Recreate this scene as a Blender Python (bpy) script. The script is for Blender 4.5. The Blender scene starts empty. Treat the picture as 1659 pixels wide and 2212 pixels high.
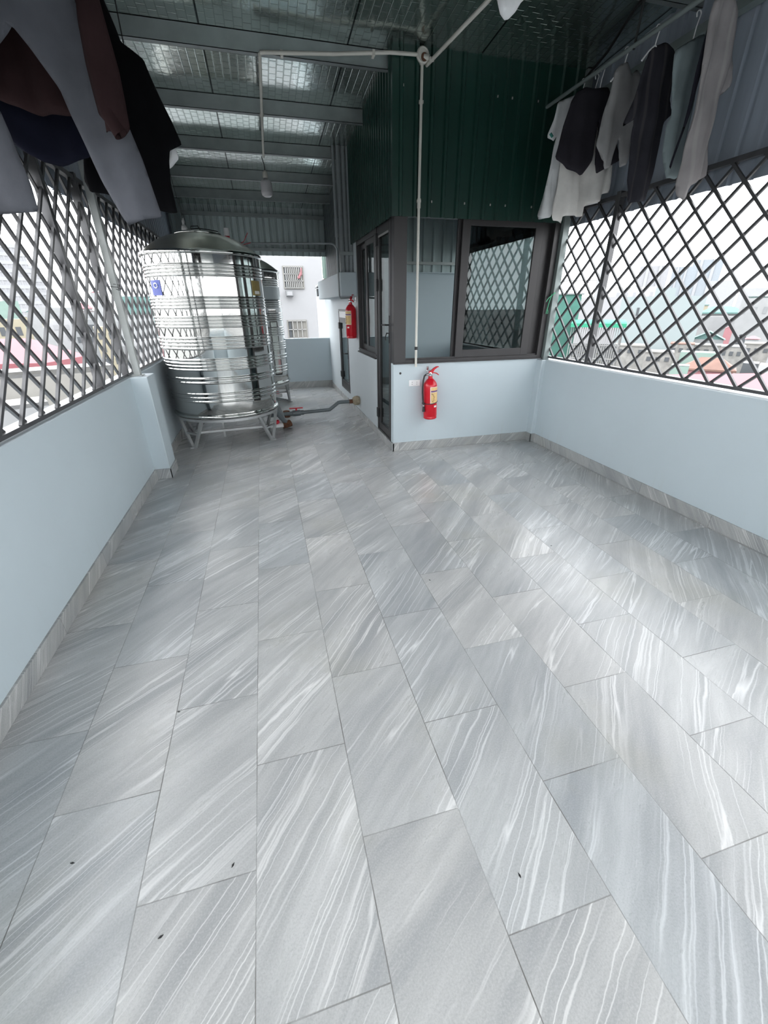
import bpy, bmesh, math, random
from mathutils import Vector, Matrix, Euler
R = random.Random(7)
sc = bpy.context.scene
C = sc.collection
PI = math.pi

# ---------------------------------------------------------------- camera
cam_d = bpy.data.cameras.new('camera')
cam_d.sensor_fit = 'HORIZONTAL'
cam_d.sensor_width = 36.0
cam_d.lens = 890.505 / 1659 * 36.0
cam_d.clip_end = 5000
cam = bpy.data.objects.new('camera', cam_d)
C.objects.link(cam)
cam.matrix_world = (Matrix.Translation((0, 0, 1.69)) @ Matrix.Rotation(-0.258874768, 4, 'Z')
                    @ Matrix.Rotation(PI/2 - 0.461328523, 4, 'X') @ Matrix.Rotation(-0.00844589334, 4, 'Z'))
sc.camera = cam

# ---------------------------------------------------------------- sky and exposure
SKY = 6.8
w = bpy.data.worlds.new('overcast'); sc.world = w; w.use_nodes = True
nt = w.node_tree
for n in list(nt.nodes): nt.nodes.remove(n)
wo = nt.nodes.new('ShaderNodeOutputWorld'); bgn = nt.nodes.new('ShaderNodeBackground')
bgn.inputs['Color'].default_value = (0.955, 0.975, 1.0, 1); bgn.inputs['Strength'].default_value = SKY
nt.links.new(bgn.outputs[0], wo.inputs[0])
sc.view_settings.view_transform = 'Standard'
sc.view_settings.look = 'None'
sc.view_settings.exposure = 0.0
sc.view_settings.gamma = 1.0
sc.view_settings.use_curve_mapping = False
sc.cycles.max_bounces = 12
sc.cycles.diffuse_bounces = 6
sc.cycles.glossy_bounces = 6
sc.cycles.transparent_max_bounces = 16
sc.cycles.caustics_reflective = False
sc.cycles.caustics_refractive = False
sc.cycles.sample_clamp_indirect = 6.0
sc.cycles.use_denoising = True

# ---------------------------------------------------------------- measured outlines (metres)
BG = {
  'white_side': (7.72, 11.19, 0.36, 3.71, -0.6039),
  'green_shed': (11.49, 15.38, 0.9, 2.1, -0.6414),
  'railing': (15.63, 20.27, 1.54, 2.8, -0.657),
  'white_house': (18.42, 22.14, 2.48, 2.1, -0.694),
  'cage': (11.39, 13.42, 1.66, 1.14, -0.7038),
  'tower_pale': (499.12, 599.4, 11.11, 64.54, -0.6944),
  'pinkhouse': (59.54, 67.49, 3.11, 1.99, -0.7229),
  'orange': (69.71, 74.46, 2.63, 1.92, -0.7524),
  'orange_r': (79.59, 81.61, 3.81, 2.63, -0.7729),
  'teal': (58.3, 56.23, 10.82, 2.81, -0.8035),
  'teal2': (69.21, 66.53, 3.06, 4.32, -0.8051),
  'whiteback': (123.47, 130.98, 12.39, 7.11, -0.7559),
  'glassgrey': (421.38, 427.13, 28.08, 39.8, -0.7786),
  'glassblue1': (494.43, 459.53, 19.71, 42.27, -0.822),
  'glassblue2': (567.06, 490.86, 32.64, 53.74, -0.8573),
  'haze1': (418.68, 341.04, 24.38, 21.33, -0.8872),
  'haze2': (361.01, 268.65, 16.14, 12.48, -0.9311),
  'tealroof': (105.57, 84.14, 7.73, 1.21, -0.8979),
  'whitemid': (98.86, 78.12, 7.98, -0.78, -0.9021),
  'whiteright': (92.64, 66.44, 6.38, 2.97, -0.9486),
  'tealgable': (69.95, 56.63, 4.25, -2.25, -0.8903),
  'redgable': (90.42, 69.42, 1.33, -2.3, -0.916),
  'redsmall': (68.46, 48.67, 1.45, -2.48, -0.9528),
  'darkroof': (79.7, 58.73, 1.5, -2.98, -0.9357),
  'clut1': (54.29, 47.29, 2.58, -3, -0.8542),
  'clut2': (60.77, 48.9, 3.19, -3.47, -0.8933),
  'clut3': (55.33, 41.23, 2.22, -2.93, -0.9304),
  'clut4': (61.59, 42.8, 2.74, -2.88, -0.9635),
  'greenlow': (48.81, 39.84, 3.93, -3.34, -0.8863),
  'brownhip': (44.81, 35.23, 4.33, -3.4, -0.9045),
  'darkbox': (44.32, 30.85, 1.18, -3.36, -0.9626),
  'whitebox': (42.7, 27.88, 1.81, -3.16, -0.9924),
  'bigred': (33.76, 24.99, 7.67, -2.9, -0.9335),
  'greenlow2': (38.68, 33.24, 1.48, -3.62, -0.8609),
  'clut5': (50.19, 51.62, 4.01, -3.38, -0.7714),
  'clut6': (46.11, 42.93, 2.86, -3.42, -0.8211),
  'L_tower': (-199.07, 469.54, 25.8, 50.2, 0.401),
  'L_tower2': (-217.97, 559.01, 12.05, 41.34, 0.3718),
  'L_bigred': (-18.46, 41.04, 8.58, -0.64, 0.4228),
  'L_yellow1': (-40.95, 86.83, 6.25, 0.38, 0.4406),
  'L_white1': (-47.06, 126.53, 7.03, 2.21, 0.356),
  'L_green1': (-68.95, 166.27, 3.19, 1.92, 0.3931),
  'L_green0': (-62.49, 136.36, 6.93, 3.79, 0.4297),
  'L_white2': (-47.08, 142.42, 5.81, 1.33, 0.3193),
  'L_redroof1': (-56.11, 171.03, 5.17, 3.69, 0.317),
  'L_redroof2': (-60.29, 201.16, 3.46, 8.12, 0.2912),
  'L_yellow2': (-19.1, 63.17, 2.24, -0.24, 0.2936),
  'L_teal': (-26.97, 116.93, 7.72, 4.32, 0.2267),
  'L_white3': (-21.47, 87.4, 6.29, 0.83, 0.2409),
  'L_white4': (-37.84, 101.15, 3.35, 0.03, 0.358),
  'L_beige': (-15.39, 34.19, 9.42, -1.98, 0.423),
  'L_grey': (-31.43, 93.88, 3.85, 0.1, 0.3231),
  'L_white5': (-17.35, 69.88, 5.66, -2.24, 0.2434),
  'L_lowwhite': (-13.04, 23.64, 4.81, -2.45, 0.5039),
}
GARM = {
  'A': (4.42, [(2.84, 3.347), (3.007, 3.406), (3.216, 3.438), (3.329, 3.427), (3.412, 3.333), (3.477, 3.192), (3.404, 3.155), (3.438, 2.972), (3.48, 2.627), (3.298, 2.59), (3.074, 2.527), (2.931, 2.531), (2.916, 2.482), (2.812, 2.464), (2.796, 2.505), (2.822, 2.715), (2.868, 3.045), (2.878, 3.109), (2.856, 3.074), (2.786, 3.092), (2.781, 3.118), (2.816, 3.227)]),
  'B': (4.32, [(2.917, 3.332), (3.068, 3.392), (3.221, 3.395), (3.369, 3.258), (3.419, 3.054), (3.457, 2.904), (3.484, 2.691), (3.424, 2.682), (3.423, 2.621), (3.223, 2.573), (3.225, 2.483), (3.003, 2.485), (3.0, 2.423), (2.966, 2.442), (2.912, 2.446), (2.88, 2.492), (2.878, 2.538), (2.899, 2.665), (2.9, 2.884), (2.891, 3.123)]),
  'C': (4.2, [(2.873, 3.343), (2.945, 3.379), (3.049, 3.377), (3.178, 3.399), (3.236, 3.328), (3.305, 3.167), (3.431, 2.909), (3.329, 2.858), (3.21, 2.798), (3.159, 2.881), (3.141, 3.025), (3.117, 3.173), (3.126, 2.9), (3.05, 2.774), (2.927, 2.815), (2.747, 2.87), (2.732, 2.895), (2.774, 3.1), (2.823, 3.276)]),
  'D': (3.9, [(2.979, 3.373), (3.022, 3.415), (3.085, 3.438), (3.117, 3.403), (3.148, 3.371), (3.194, 3.405), (3.247, 3.354), (3.285, 3.215), (3.265, 3.094), (3.244, 2.97), (3.256, 2.794), (3.201, 2.773), (3.164, 2.868), (3.145, 2.973), (3.125, 2.865), (3.118, 2.776), (3.066, 2.757), (2.992, 2.809), (2.962, 2.865), (2.919, 2.899), (2.916, 2.92), (2.941, 3.052), (2.97, 3.208)]),
  'E': (3.6, [(3.027, 3.394), (3.085, 3.415), (3.138, 3.434), (3.201, 3.425), (3.249, 3.404), (3.284, 3.284), (3.3, 3.161), (3.346, 3.045), (3.288, 2.987), (3.3, 2.828), (3.298, 2.687), (3.297, 2.542), (3.296, 2.487), (3.207, 2.473), (3.113, 2.464), (3.073, 2.609), (3.044, 2.794), (3.002, 2.99), (2.924, 2.945), (2.921, 2.967), (2.964, 3.142), (2.997, 3.306)]),
  'F': (3.4, [(3.069, 3.309), (3.165, 3.358), (3.25, 3.403), (3.297, 3.415), (3.337, 3.278), (3.335, 3.137), (3.353, 2.892), (3.387, 2.628), (3.343, 2.591), (3.278, 2.593), (3.22, 2.583), (3.204, 2.619), (3.157, 2.75), (3.139, 2.911), (3.161, 2.962), (3.114, 3.103)]),
  'S': (3.2, [(3.11, 3.369), (3.122, 3.377), (3.144, 3.249), (3.139, 3.082), (3.138, 2.93), (3.11, 2.737), (3.079, 2.593), (3.059, 2.609), (3.105, 2.818), (3.107, 3.005), (3.097, 3.137), (3.099, 3.251)]),
  'G': (3.18, [(3.086, 3.451), (3.135, 3.501), (3.233, 3.487), (3.283, 3.429), (3.338, 3.281), (3.41, 3.076), (3.361, 3.026), (3.328, 3.016), (3.348, 2.909), (3.368, 2.748), (3.382, 2.631), (3.381, 2.557), (3.313, 2.514), (3.262, 2.485), (3.259, 2.422), (3.23, 2.401), (3.193, 2.432), (3.164, 2.524), (3.174, 2.653), (3.146, 2.854), (3.125, 3.029), (3.094, 3.236), (3.085, 3.385)]),
  'P': (3, [(-0.957, 3.176), (-0.605, 3.224), (-0.633, 3.045), (-0.65, 2.957), (-0.619, 2.871), (-0.569, 2.733), (-0.536, 2.53), (-0.501, 2.384), (-0.464, 2.15), (-0.49, 2.139), (-0.559, 2.126), (-0.643, 2.104), (-0.665, 2.135), (-0.724, 2.293), (-0.758, 2.434), (-0.791, 2.556), (-0.807, 2.645), (-0.881, 2.774), (-0.931, 2.844), (-0.955, 2.818), (-0.988, 2.785), (-1.025, 2.751), (-1.071, 2.696), (-1.105, 2.622), (-1.104, 2.57), (-1.086, 2.54), (-1.073, 2.46), (-1.071, 2.395), (-1.055, 2.266), (-1.061, 2.153), (-1.148, 2.142), (-1.232, 2.133), (-1.329, 2.114), (-1.315, 2.425), (-1.24, 2.748), (-1.111, 2.987)]),
  'N0': (3.22, [(-1.086, 3.222), (-0.648, 3.28), (-0.596, 3.124), (-0.654, 2.959), (-0.726, 2.817), (-0.775, 2.707), (-0.82, 2.599), (-0.851, 2.597), (-0.94, 2.599), (-1.04, 2.614), (-1.15, 2.646), (-1.258, 2.676), (-1.273, 2.831)]),
  'N1': (2.9, [(-0.616, 2.945), (-0.528, 2.955), (-0.517, 2.814), (-0.508, 2.699), (-0.51, 2.589), (-0.515, 2.491), (-0.53, 2.472), (-0.565, 2.446), (-0.565, 2.464), (-0.609, 2.472), (-0.625, 2.466), (-0.619, 2.515), (-0.64, 2.534), (-0.642, 2.595), (-0.644, 2.714), (-0.634, 2.842)]),
  'V': (3.38, [(-1.13, 3.227), (-0.64, 3.288), (-0.608, 3.03), (-0.675, 2.769), (-0.76, 2.545), (-0.843, 2.477), (-0.922, 2.448), (-1.009, 2.43), (-1.086, 2.442), (-1.154, 2.475), (-1.207, 2.512), (-1.237, 2.563), (-1.26, 2.721)]),
  'K': (3.62, [(-0.743, 3.427), (-0.66, 3.338), (-0.632, 3.236), (-0.602, 3.13), (-0.589, 3.071), (-0.55, 3.052), (-0.487, 3.011), (-0.467, 2.939), (-0.436, 2.848), (-0.394, 2.744), (-0.356, 2.63), (-0.395, 2.614), (-0.435, 2.593), (-0.45, 2.536), (-0.466, 2.416), (-0.459, 2.318), (-0.456, 2.262), (-0.567, 2.276), (-0.867, 2.357), (-0.953, 2.358), (-0.97, 2.416), (-0.941, 2.531), (-0.877, 2.833), (-0.785, 3.219)]),
  'W': (3.75, [(-0.676, 3.078), (-0.542, 3.01), (-0.467, 2.822), (-0.415, 2.647), (-0.402, 2.59), (-0.456, 2.536), (-0.51, 2.511), (-0.457, 2.686), (-0.596, 2.79), (-0.701, 2.891)]),
  'T': (2.4, [(1.121, 3.074), (1.369, 3.133), (1.491, 3.096), (1.44, 3.008), (1.295, 2.908), (1.26, 2.864), (1.231, 2.84), (1.203, 2.83), (1.177, 2.834), (1.164, 2.865), (1.154, 2.892), (1.142, 2.973)]),
}

# ---------------------------------------------------------------- helpers
class MB:
    """Collects shapes into one mesh."""
    def __init__(s): s.bm = bmesh.new()
    def box(s, a, b, bev=0.0):
        x0, y0, z0 = [min(p, q) for p, q in zip(a, b)]
        x1, y1, z1 = [max(p, q) for p, q in zip(a, b)]
        v = [s.bm.verts.new(p) for p in ((x0,y0,z0),(x1,y0,z0),(x1,y1,z0),(x0,y1,z0),(x0,y0,z1),(x1,y0,z1),(x1,y1,z1),(x0,y1,z1))]
        fs = [s.bm.faces.new([v[i] for i in f]) for f in ((0,3,2,1),(4,5,6,7),(0,1,5,4),(1,2,6,5),(2,3,7,6),(3,0,4,7))]
        if bev:
            es = list({e for f in fs for e in f.edges})
            bmesh.ops.bevel(s.bm, geom=es, offset=bev, segments=2, affect='EDGES', profile=0.5)
        return s
    def hexa(s, p):
        v = [s.bm.verts.new(q) for q in p]
        for f in ((0,3,2,1),(4,5,6,7),(0,1,5,4),(1,2,6,5),(2,3,7,6),(3,0,4,7)):
            s.bm.faces.new([v[i] for i in f])
        return s
    def bar(s, p, q, wd, ht, up=(0, 0, 1)):
        p, q = Vector(p), Vector(q); d = (q - p).normalized(); u = Vector(up)
        a = d.cross(u)
        if a.length < 1e-4: a = d.cross(Vector((1, 0, 0)))
        a.normalize(); b = a.cross(d).normalized()
        a *= wd/2; b *= ht/2
        return s.hexa([p-a-b, p+a-b, q+a-b, q-a-b, p-a+b, p+a+b, q+a+b, q-a+b])
    def tube(s, pts, r, n=12, cap=True, rs=None):
        pts = [Vector(p) for p in pts]; rings = []
        prev = None
        for i, p in enumerate(pts):
            if i == 0: d = pts[1] - p
            elif i == len(pts)-1: d = p - pts[i-1]
            else: d = (pts[i+1]-p).normalized() + (p-pts[i-1]).normalized()
            d.normalize()
            if prev is None:
                a = d.cross(Vector((0, 0, 1)))
                if a.length < 1e-3: a = d.cross(Vector((1, 0, 0)))
                a.normalize()
            else:
                a = prev - d * prev.dot(d)
                if a.length < 1e-4: a = d.cross(Vector((1, 0, 0)))
                a.normalize()
            prev = a; b = d.cross(a)
            rr = rs[i] if rs else r
            rings.append([s.bm.verts.new(p + a*(rr*math.cos(2*PI*k/n)) + b*(rr*math.sin(2*PI*k/n))) for k in range(n)])
        for A, B in zip(rings, rings[1:]):
            for k in range(n):
                s.bm.faces.new((A[k], A[(k+1) % n], B[(k+1) % n], B[k]))
        if cap:
            s.bm.faces.new(rings[0][::-1]); s.bm.faces.new(rings[-1])
        return s
    def lathe(s, prof, c=(0, 0, 0), n=48, axis='Z'):
        rings = []
        for r, z in prof:
            if r < 1e-6:
                rings.append([s.bm.verts.new((c[0], c[1], c[2]+z))])
            else:
                rings.append([s.bm.verts.new((c[0]+r*math.cos(2*PI*k/n), c[1]+r*math.sin(2*PI*k/n), c[2]+z)) for k in range(n)])
        for A, B in zip(rings, rings[1:]):
            if len(A) == 1 and len(B) == 1: continue
            for k in range(n):
                k2 = (k+1) % n
                if len(A) == 1: s.bm.faces.new((A[0], B[k2], B[k]))
                elif len(B) == 1: s.bm.faces.new((A[k], A[k2], B[0]))
                else: s.bm.faces.new((A[k], A[k2], B[k2], B[k]))
        return s
    def prism(s, poly, a, b, plane='XY'):
        f = {'XY': lambda u, v, t: (u, v, t), 'XZ': lambda u, v, t: (u, t, v), 'YZ': lambda u, v, t: (t, u, v)}[plane]
        A = [s.bm.verts.new(f(u, v, a)) for u, v in poly]; B = [s.bm.verts.new(f(u, v, b)) for u, v in poly]
        s.bm.faces.new(A); s.bm.faces.new(B[::-1])
        n = len(poly)
        for i in range(n): s.bm.faces.new((A[i], B[i], B[(i+1) % n], A[(i+1) % n]))
        return s
    def corr(s, p0, p1, z0, z1, out, pitch=0.155, rib=0.045, h=0.022, th=0.003, zf=None):
        """vertical ribbed sheet from p0 to p1 (xy), ribs rising along 'out' (xy unit)"""
        p0, p1, o = Vector(p0), Vector(p1), Vector(out)
        L = (p1-p0).length; d = (p1-p0)/L
        prof = [(0, 0)]
        t = pitch*0.35
        while t + rib < L:
            prof += [(t, 0), (t+rib*0.25, h), (t+rib*0.75, h), (t+rib, 0)]
            t += pitch
        prof.append((L, 0))
        vs = []
        for k in (0, th):
            lo, hi = [], []
            for u, v in prof:
                q = p0 + d*u + o*(v+k)
                za, zb = (z0, z1) if zf is None else zf(q)
                lo.append(s.bm.verts.new((q.x, q.y, za))); hi.append(s.bm.verts.new((q.x, q.y, zb)))
            vs.append((lo, hi))
        (a, b), (c, e) = vs
        n = len(prof)
        for i in range(n-1):
            s.bm.faces.new((a[i], a[i+1], b[i+1], b[i])); s.bm.faces.new((c[i+1], c[i], e[i], e[i+1]))
            s.bm.faces.new((a[i+1], a[i], c[i], c[i+1])); s.bm.faces.new((b[i], b[i+1], e[i+1], e[i]))
        s.bm.faces.new((a[0], b[0], e[0], c[0])); s.bm.faces.new((a[-1], c[-1], e[-1], b[-1]))
        return s
    def build(s, name, mat, parent=None, smooth=False, xf=None):
        if xf is not None: bmesh.ops.transform(s.bm, matrix=xf, verts=s.bm.verts)
        bmesh.ops.recalc_face_normals(s.bm, faces=s.bm.faces)
        me = bpy.data.meshes.new(name); s.bm.to_mesh(me); s.bm.free()
        if smooth:
            for p in me.polygons: p.use_smooth = True
            if smooth != 'all':
                try: me.set_sharp_from_angle(angle=math.radians(40))
                except Exception: pass
        me.materials.append(mat)
        o = bpy.data.objects.new(name, me); C.objects.link(o)
        if parent is not None:
            o.parent = parent
            if parent.type == 'EMPTY': o.matrix_parent_inverse = Matrix.Translation(-parent.location)
        return o

def tag(o, label=None, cat=None, group=None, kind=None):
    if label: o['label'] = label
    if cat: o['category'] = cat
    if group: o['group'] = group
    if kind: o['kind'] = kind
    return o
def thing(name, label, cat, loc=(0, 0, 0), group=None):
    o = bpy.data.objects.new(name, None); C.objects.link(o); o.location = loc
    o.empty_display_size = 0.1
    return tag(o, label, cat, group)
def struct(o, label=None, cat=None): return tag(o, label, cat, None, 'structure')
def copy_tree(o, delta):
    """copies a thing with its parts and sub-parts, moved by delta"""
    r = o.copy(); C.objects.link(r); r.location = o.location + Vector(delta)
    for ch in o.children:
        c = ch.copy(); C.objects.link(c); c.parent = r
        for g in ch.children:
            d = g.copy(); C.objects.link(d); d.parent = c
    return r

# ---------------------------------------------------------------- materials
class NT:
    def __init__(s, name):
        s.m = bpy.data.materials.new(name); s.m.use_nodes = True; s.t = s.m.node_tree
        for n in list(s.t.nodes): s.t.nodes.remove(n)
        s.out = s.n('ShaderNodeOutputMaterial'); s.b = s.n('ShaderNodeBsdfPrincipled')
        s.l(s.b.outputs[0], s.out.inputs[0])
    def n(s, ty, **kw):
        x = s.t.nodes.new(ty)
        for k, v in kw.items(): setattr(x, k, v)
        return x
    def l(s, a, b): s.t.links.new(a, b)
    def val(s, i, v):
        if hasattr(v, 'is_output') or isinstance(v, bpy.types.NodeSocket): s.l(v, i)
        else: i.default_value = v
    def math(s, op, a, b=0.0, c=0.0, clamp=False):
        x = s.n('ShaderNodeMath', operation=op, use_clamp=clamp)
        s.val(x.inputs[0], a); s.val(x.inputs[1], b); s.val(x.inputs[2], c)
        return x.outputs[0]
    def coord(s): return s.n('ShaderNodeTexCoord').outputs['Object']
    def mapv(s, v, sc=(1, 1, 1), loc=(0, 0, 0), rot=(0, 0, 0)):
        x = s.n('ShaderNodeMapping'); s.l(v, x.inputs[0])
        x.inputs['Scale'].default_value = sc; x.inputs['Location'].default_value = loc; x.inputs['Rotation'].default_value = rot
        return x.outputs[0]
    def noise(s, v, scale=5, det=3, rough=0.55, dist=0.0):
        x = s.n('ShaderNodeTexNoise'); s.l(v, x.inputs['Vector'])
        x.inputs['Scale'].default_value = scale; x.inputs['Detail'].default_value = det
        x.inputs['Roughness'].default_value = rough; x.inputs['Distortion'].default_value = dist
        return x.outputs['Fac']
    def ramp(s, f, stops):
        x = s.n('ShaderNodeValToRGB'); s.l(f, x.inputs[0]); cr = x.color_ramp
        while len(cr.elements) < len(stops): cr.elements.new(0.5)
        for e, (p, c) in zip(cr.elements, stops):
            e.position = p; e.color = (c[0], c[1], c[2], 1) if not isinstance(c, (int, float)) else (c, c, c, 1)
        return x.outputs[0]
    def mix(s, f, a, b, bt='MIX'):
        x = s.n('ShaderNodeMix', data_type='RGBA', blend_type=bt)
        s.val(x.inputs[0], f)
        for i, v in ((6, a), (7, b)):
            if isinstance(v, (tuple, list)): x.inputs[i].default_value = (v[0], v[1], v[2], 1)
            else: s.l(v, x.inputs[i])
        return x.outputs[2]
    def bump(s, h, st=0.3, d=0.01):
        x = s.n('ShaderNodeBump'); s.l(h, x.inputs['Height'])
        x.inputs['Strength'].default_value = st; x.inputs['Distance'].default_value = d
        s.l(x.outputs[0], s.b.inputs['Normal'])
    def set(s, **kw):
        for k, v in kw.items():
            i = s.b.inputs[k.replace('_', ' ')]
            if isinstance(v, tuple) and len(v) == 3: v = v + (1,)
            s.val(i, v)
        return s

def simple(name, col, rough=0.6, metal=0.0, var=0.06, nscale=8, bump=0.0, bscale=60, spec=None):
    k = NT(name); v = k.coord()
    f = k.noise(v, nscale, 4)
    lo = tuple(max(0, c*(1-var)) for c in col); hi = tuple(min(1, c*(1+var)) for c in col)
    k.l(k.ramp(f, [(0.3, lo), (0.7, hi)]), k.b.inputs['Base Color'])
    k.set(Roughness=rough, Metallic=metal)
    if spec is not None: k.b.inputs['Specular IOR Level'].default_value = spec
    if bump: k.bump(k.noise(v, bscale, 3), bump, 0.004)
    return k.m

TP, X0, Y0 = 0.3659, -0.609, 0.063
def tile_material(name, wall=None):
    """grey veined stone tiles; wall = None for the floor, 'x'/'y' for skirting strips running along x / y"""
    k = NT(name); v = k.coord()
    sx = k.n('ShaderNodeSeparateXYZ'); k.l(v, sx.inputs[0])
    X, Y, Z = sx.outputs
    if wall == 'y': X, Y = k.math('ADD', Z, X0 + 0.02), Y
    if wall == 'x': X, Y = k.math('ADD', Z, X0 + 0.02), X
    rx = k.math('DIVIDE', k.math('SUBTRACT', X, X0), TP)
    row = k.math('FLOOR', rx); fx = k.math('FRACT', rx)
    odd = k.math('FLOORED_MODULO', row, 2.0)
    ry = k.math('DIVIDE', k.math('SUBTRACT', k.math('SUBTRACT', Y, Y0), k.math('MULTIPLY', odd, TP)), 2*TP)
    col = k.math('FLOOR', ry); fy = k.math('FRACT', ry)
    dx = k.math('MULTIPLY', k.math('MINIMUM', fx, k.math('SUBTRACT', 1.0, fx)), TP)
    dy = k.math('MULTIPLY', k.math('MINIMUM', fy, k.math('SUBTRACT', 1.0, fy)), 2*TP)
    edge = k.math('MINIMUM', dx, dy) if not wall else dy
    cid = k.n('ShaderNodeCombineXYZ'); k.l(row, cid.inputs[0]); k.l(col, cid.inputs[1])
    wn = k.n('ShaderNodeTexWhiteNoise', noise_dimensions='2D'); k.l(cid.outputs[0], wn.inputs['Vector'])
    r1 = wn.outputs['Value']
    sc3 = k.n('ShaderNodeSeparateColor'); k.l(wn.outputs['Color'], sc3.inputs[0])
    r2, r3 = sc3.outputs[1], sc3.outputs[2]
    # streak frame: turned about each tile's own centre by a slightly different angle
    p = k.n('ShaderNodeCombineXYZ'); k.l(X, p.inputs[0]); k.l(Y, p.inputs[1])
    tx = k.math('MULTIPLY', k.math('SUBTRACT', fx, 0.5), TP); ty = k.math('MULTIPLY', k.math('SUBTRACT', fy, 0.5), 2*TP)
    q = k.n('ShaderNodeCombineXYZ'); k.l(tx, q.inputs[0]); k.l(ty, q.inputs[1])
    rot = k.n('ShaderNodeVectorRotate', rotation_type='Z_AXIS'); k.l(q.outputs[0], rot.inputs['Vector'])
    k.l(k.math('ADD', k.math('MULTIPLY', r1, -0.42), -0.50), rot.inputs['Angle'])
    s2 = k.n('ShaderNodeSeparateXYZ'); k.l(rot.outputs[0], s2.inputs[0])
    U, V = s2.outputs[0], s2.outputs[1]
    wob = k.noise(p.outputs[0], 5.0, 4, 0.6)
    V = k.math('ADD', V, k.math('MULTIPLY', k.math('SUBTRACT', wob, 0.5), 0.030))
    V = k.math('ADD', V, k.math('MULTIPLY', k.math('MULTIPLY', U, U), k.math('MULTIPLY', k.math('SUBTRACT', r3, 0.5), 0.16)))
    def st(su, sv, off):
        c = k.n('ShaderNodeCombineXYZ')
        k.l(k.math('MULTIPLY', U, su), c.inputs[0]); k.l(k.math('MULTIPLY', V, sv), c.inputs[1])
        k.l(k.math('ADD', k.math('MULTIPLY', r2, 37.0), off), c.inputs[2])
        return c.outputs[0]
    broad = k.noise(st(0.9, 5.5, 0.0), 1.0, 5, 0.62)
    fine = k.noise(st(0.8, 34.0, 5.0), 1.0, 4, 0.6)
    mask = k.noise(st(0.9, 4.2, 23.0), 1.0, 3, 0.5)
    def veins(sv, off, width):
        n = k.noise(st(0.35, sv, off), 1.0, 2, 0.4)
        return k.math('SUBTRACT', 1.0, k.math('DIVIDE', k.math('ABSOLUTE', k.math('SUBTRACT', n, 0.5)), width), clamp=True)
    ridge = k.math('MAXIMUM', k.math('MULTIPLY', veins(8.0, 11.0, 0.010), 0.95), k.math('MULTIPLY', veins(19.0, 41.0, 0.024), 0.75))
    ridge = k.math('MULTIPLY', ridge, k.ramp(mask, [(0.44, 0.0), (0.55, 1.0)]))
    f2 = k.ramp(fine, [(0.55, 0.0), (0.72, 1.0)])
    f2 = k.math('MULTIPLY', f2, k.ramp(mask, [(0.40, 0.15), (0.60, 1.0)]))
    grain = k.noise(p.outputs[0], 170.0, 3, 0.7)
    base = k.ramp(broad, [(0.34, T_DARK), (0.49, T_MID), (0.66, T_LIGHT)])
    gr = k.math('MULTIPLY', k.math('SUBTRACT', grain, 0.5), 1.5)
    base = k.mix(k.math('ABSOLUTE', gr), base, k.ramp(grain, [(0.49, (0.24, 0.25, 0.26)), (0.51, (0.62, 0.63, 0.64))]))
    base = k.mix(k.math('MULTIPLY', f2, 0.38), base, T_VEIN)
    base = k.mix(k.math('MULTIPLY', ridge, 0.85), base, T_VEIN)
    tint = k.mix(r3, (0.90, 0.92, 0.94), (1.05, 1.03, 1.015))
    base = k.mix(1.0, base, tint, 'MULTIPLY')
    # faint ochre staining
    stn = k.ramp(k.noise(v, 0.9, 5, 0.65), [(0.52, 0.0), (0.75, 0.40)])
    base = k.mix(stn, base, (0.33, 0.32, 0.24))
    gm = k.ramp(k.math('DIVIDE', edge, 0.004), [(0.25, 1.0), (0.6, 0.0)])
    gvar = k.ramp(k.noise(v, 2.3, 3), [(0.38, 0.25), (0.62, 1.0)])
    base = k.mix(k.math('MULTIPLY', gm, gvar), base, (0.13, 0.125, 0.115))
    if wall: base = k.mix(1.0, base, (0.80, 0.80, 0.79), 'MULTIPLY')
    k.l(base, k.b.inputs['Base Color'])
    k.l(k.ramp(broad, [(0.3, 0.33), (0.7, 0.25)]), k.b.inputs['Roughness'])
    k.b.inputs['Specular IOR Level'].default_value = 0.85 if not wall else 0.4
    hgt = k.math('ADD', k.math('MULTIPLY', grain, 0.15), k.math('MULTIPLY', fine, 0.5))
    k.bump(k.math('SUBTRACT', hgt, k.math('MULTIPLY', gm, 1.5)), 0.22, 0.0015)
    return k.m
T_DARK, T_MID, T_LIGHT, T_VEIN = (0.335, 0.350, 0.358), (0.435, 0.448, 0.448), (0.56, 0.572, 0.57), (0.82, 0.83, 0.825)

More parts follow.
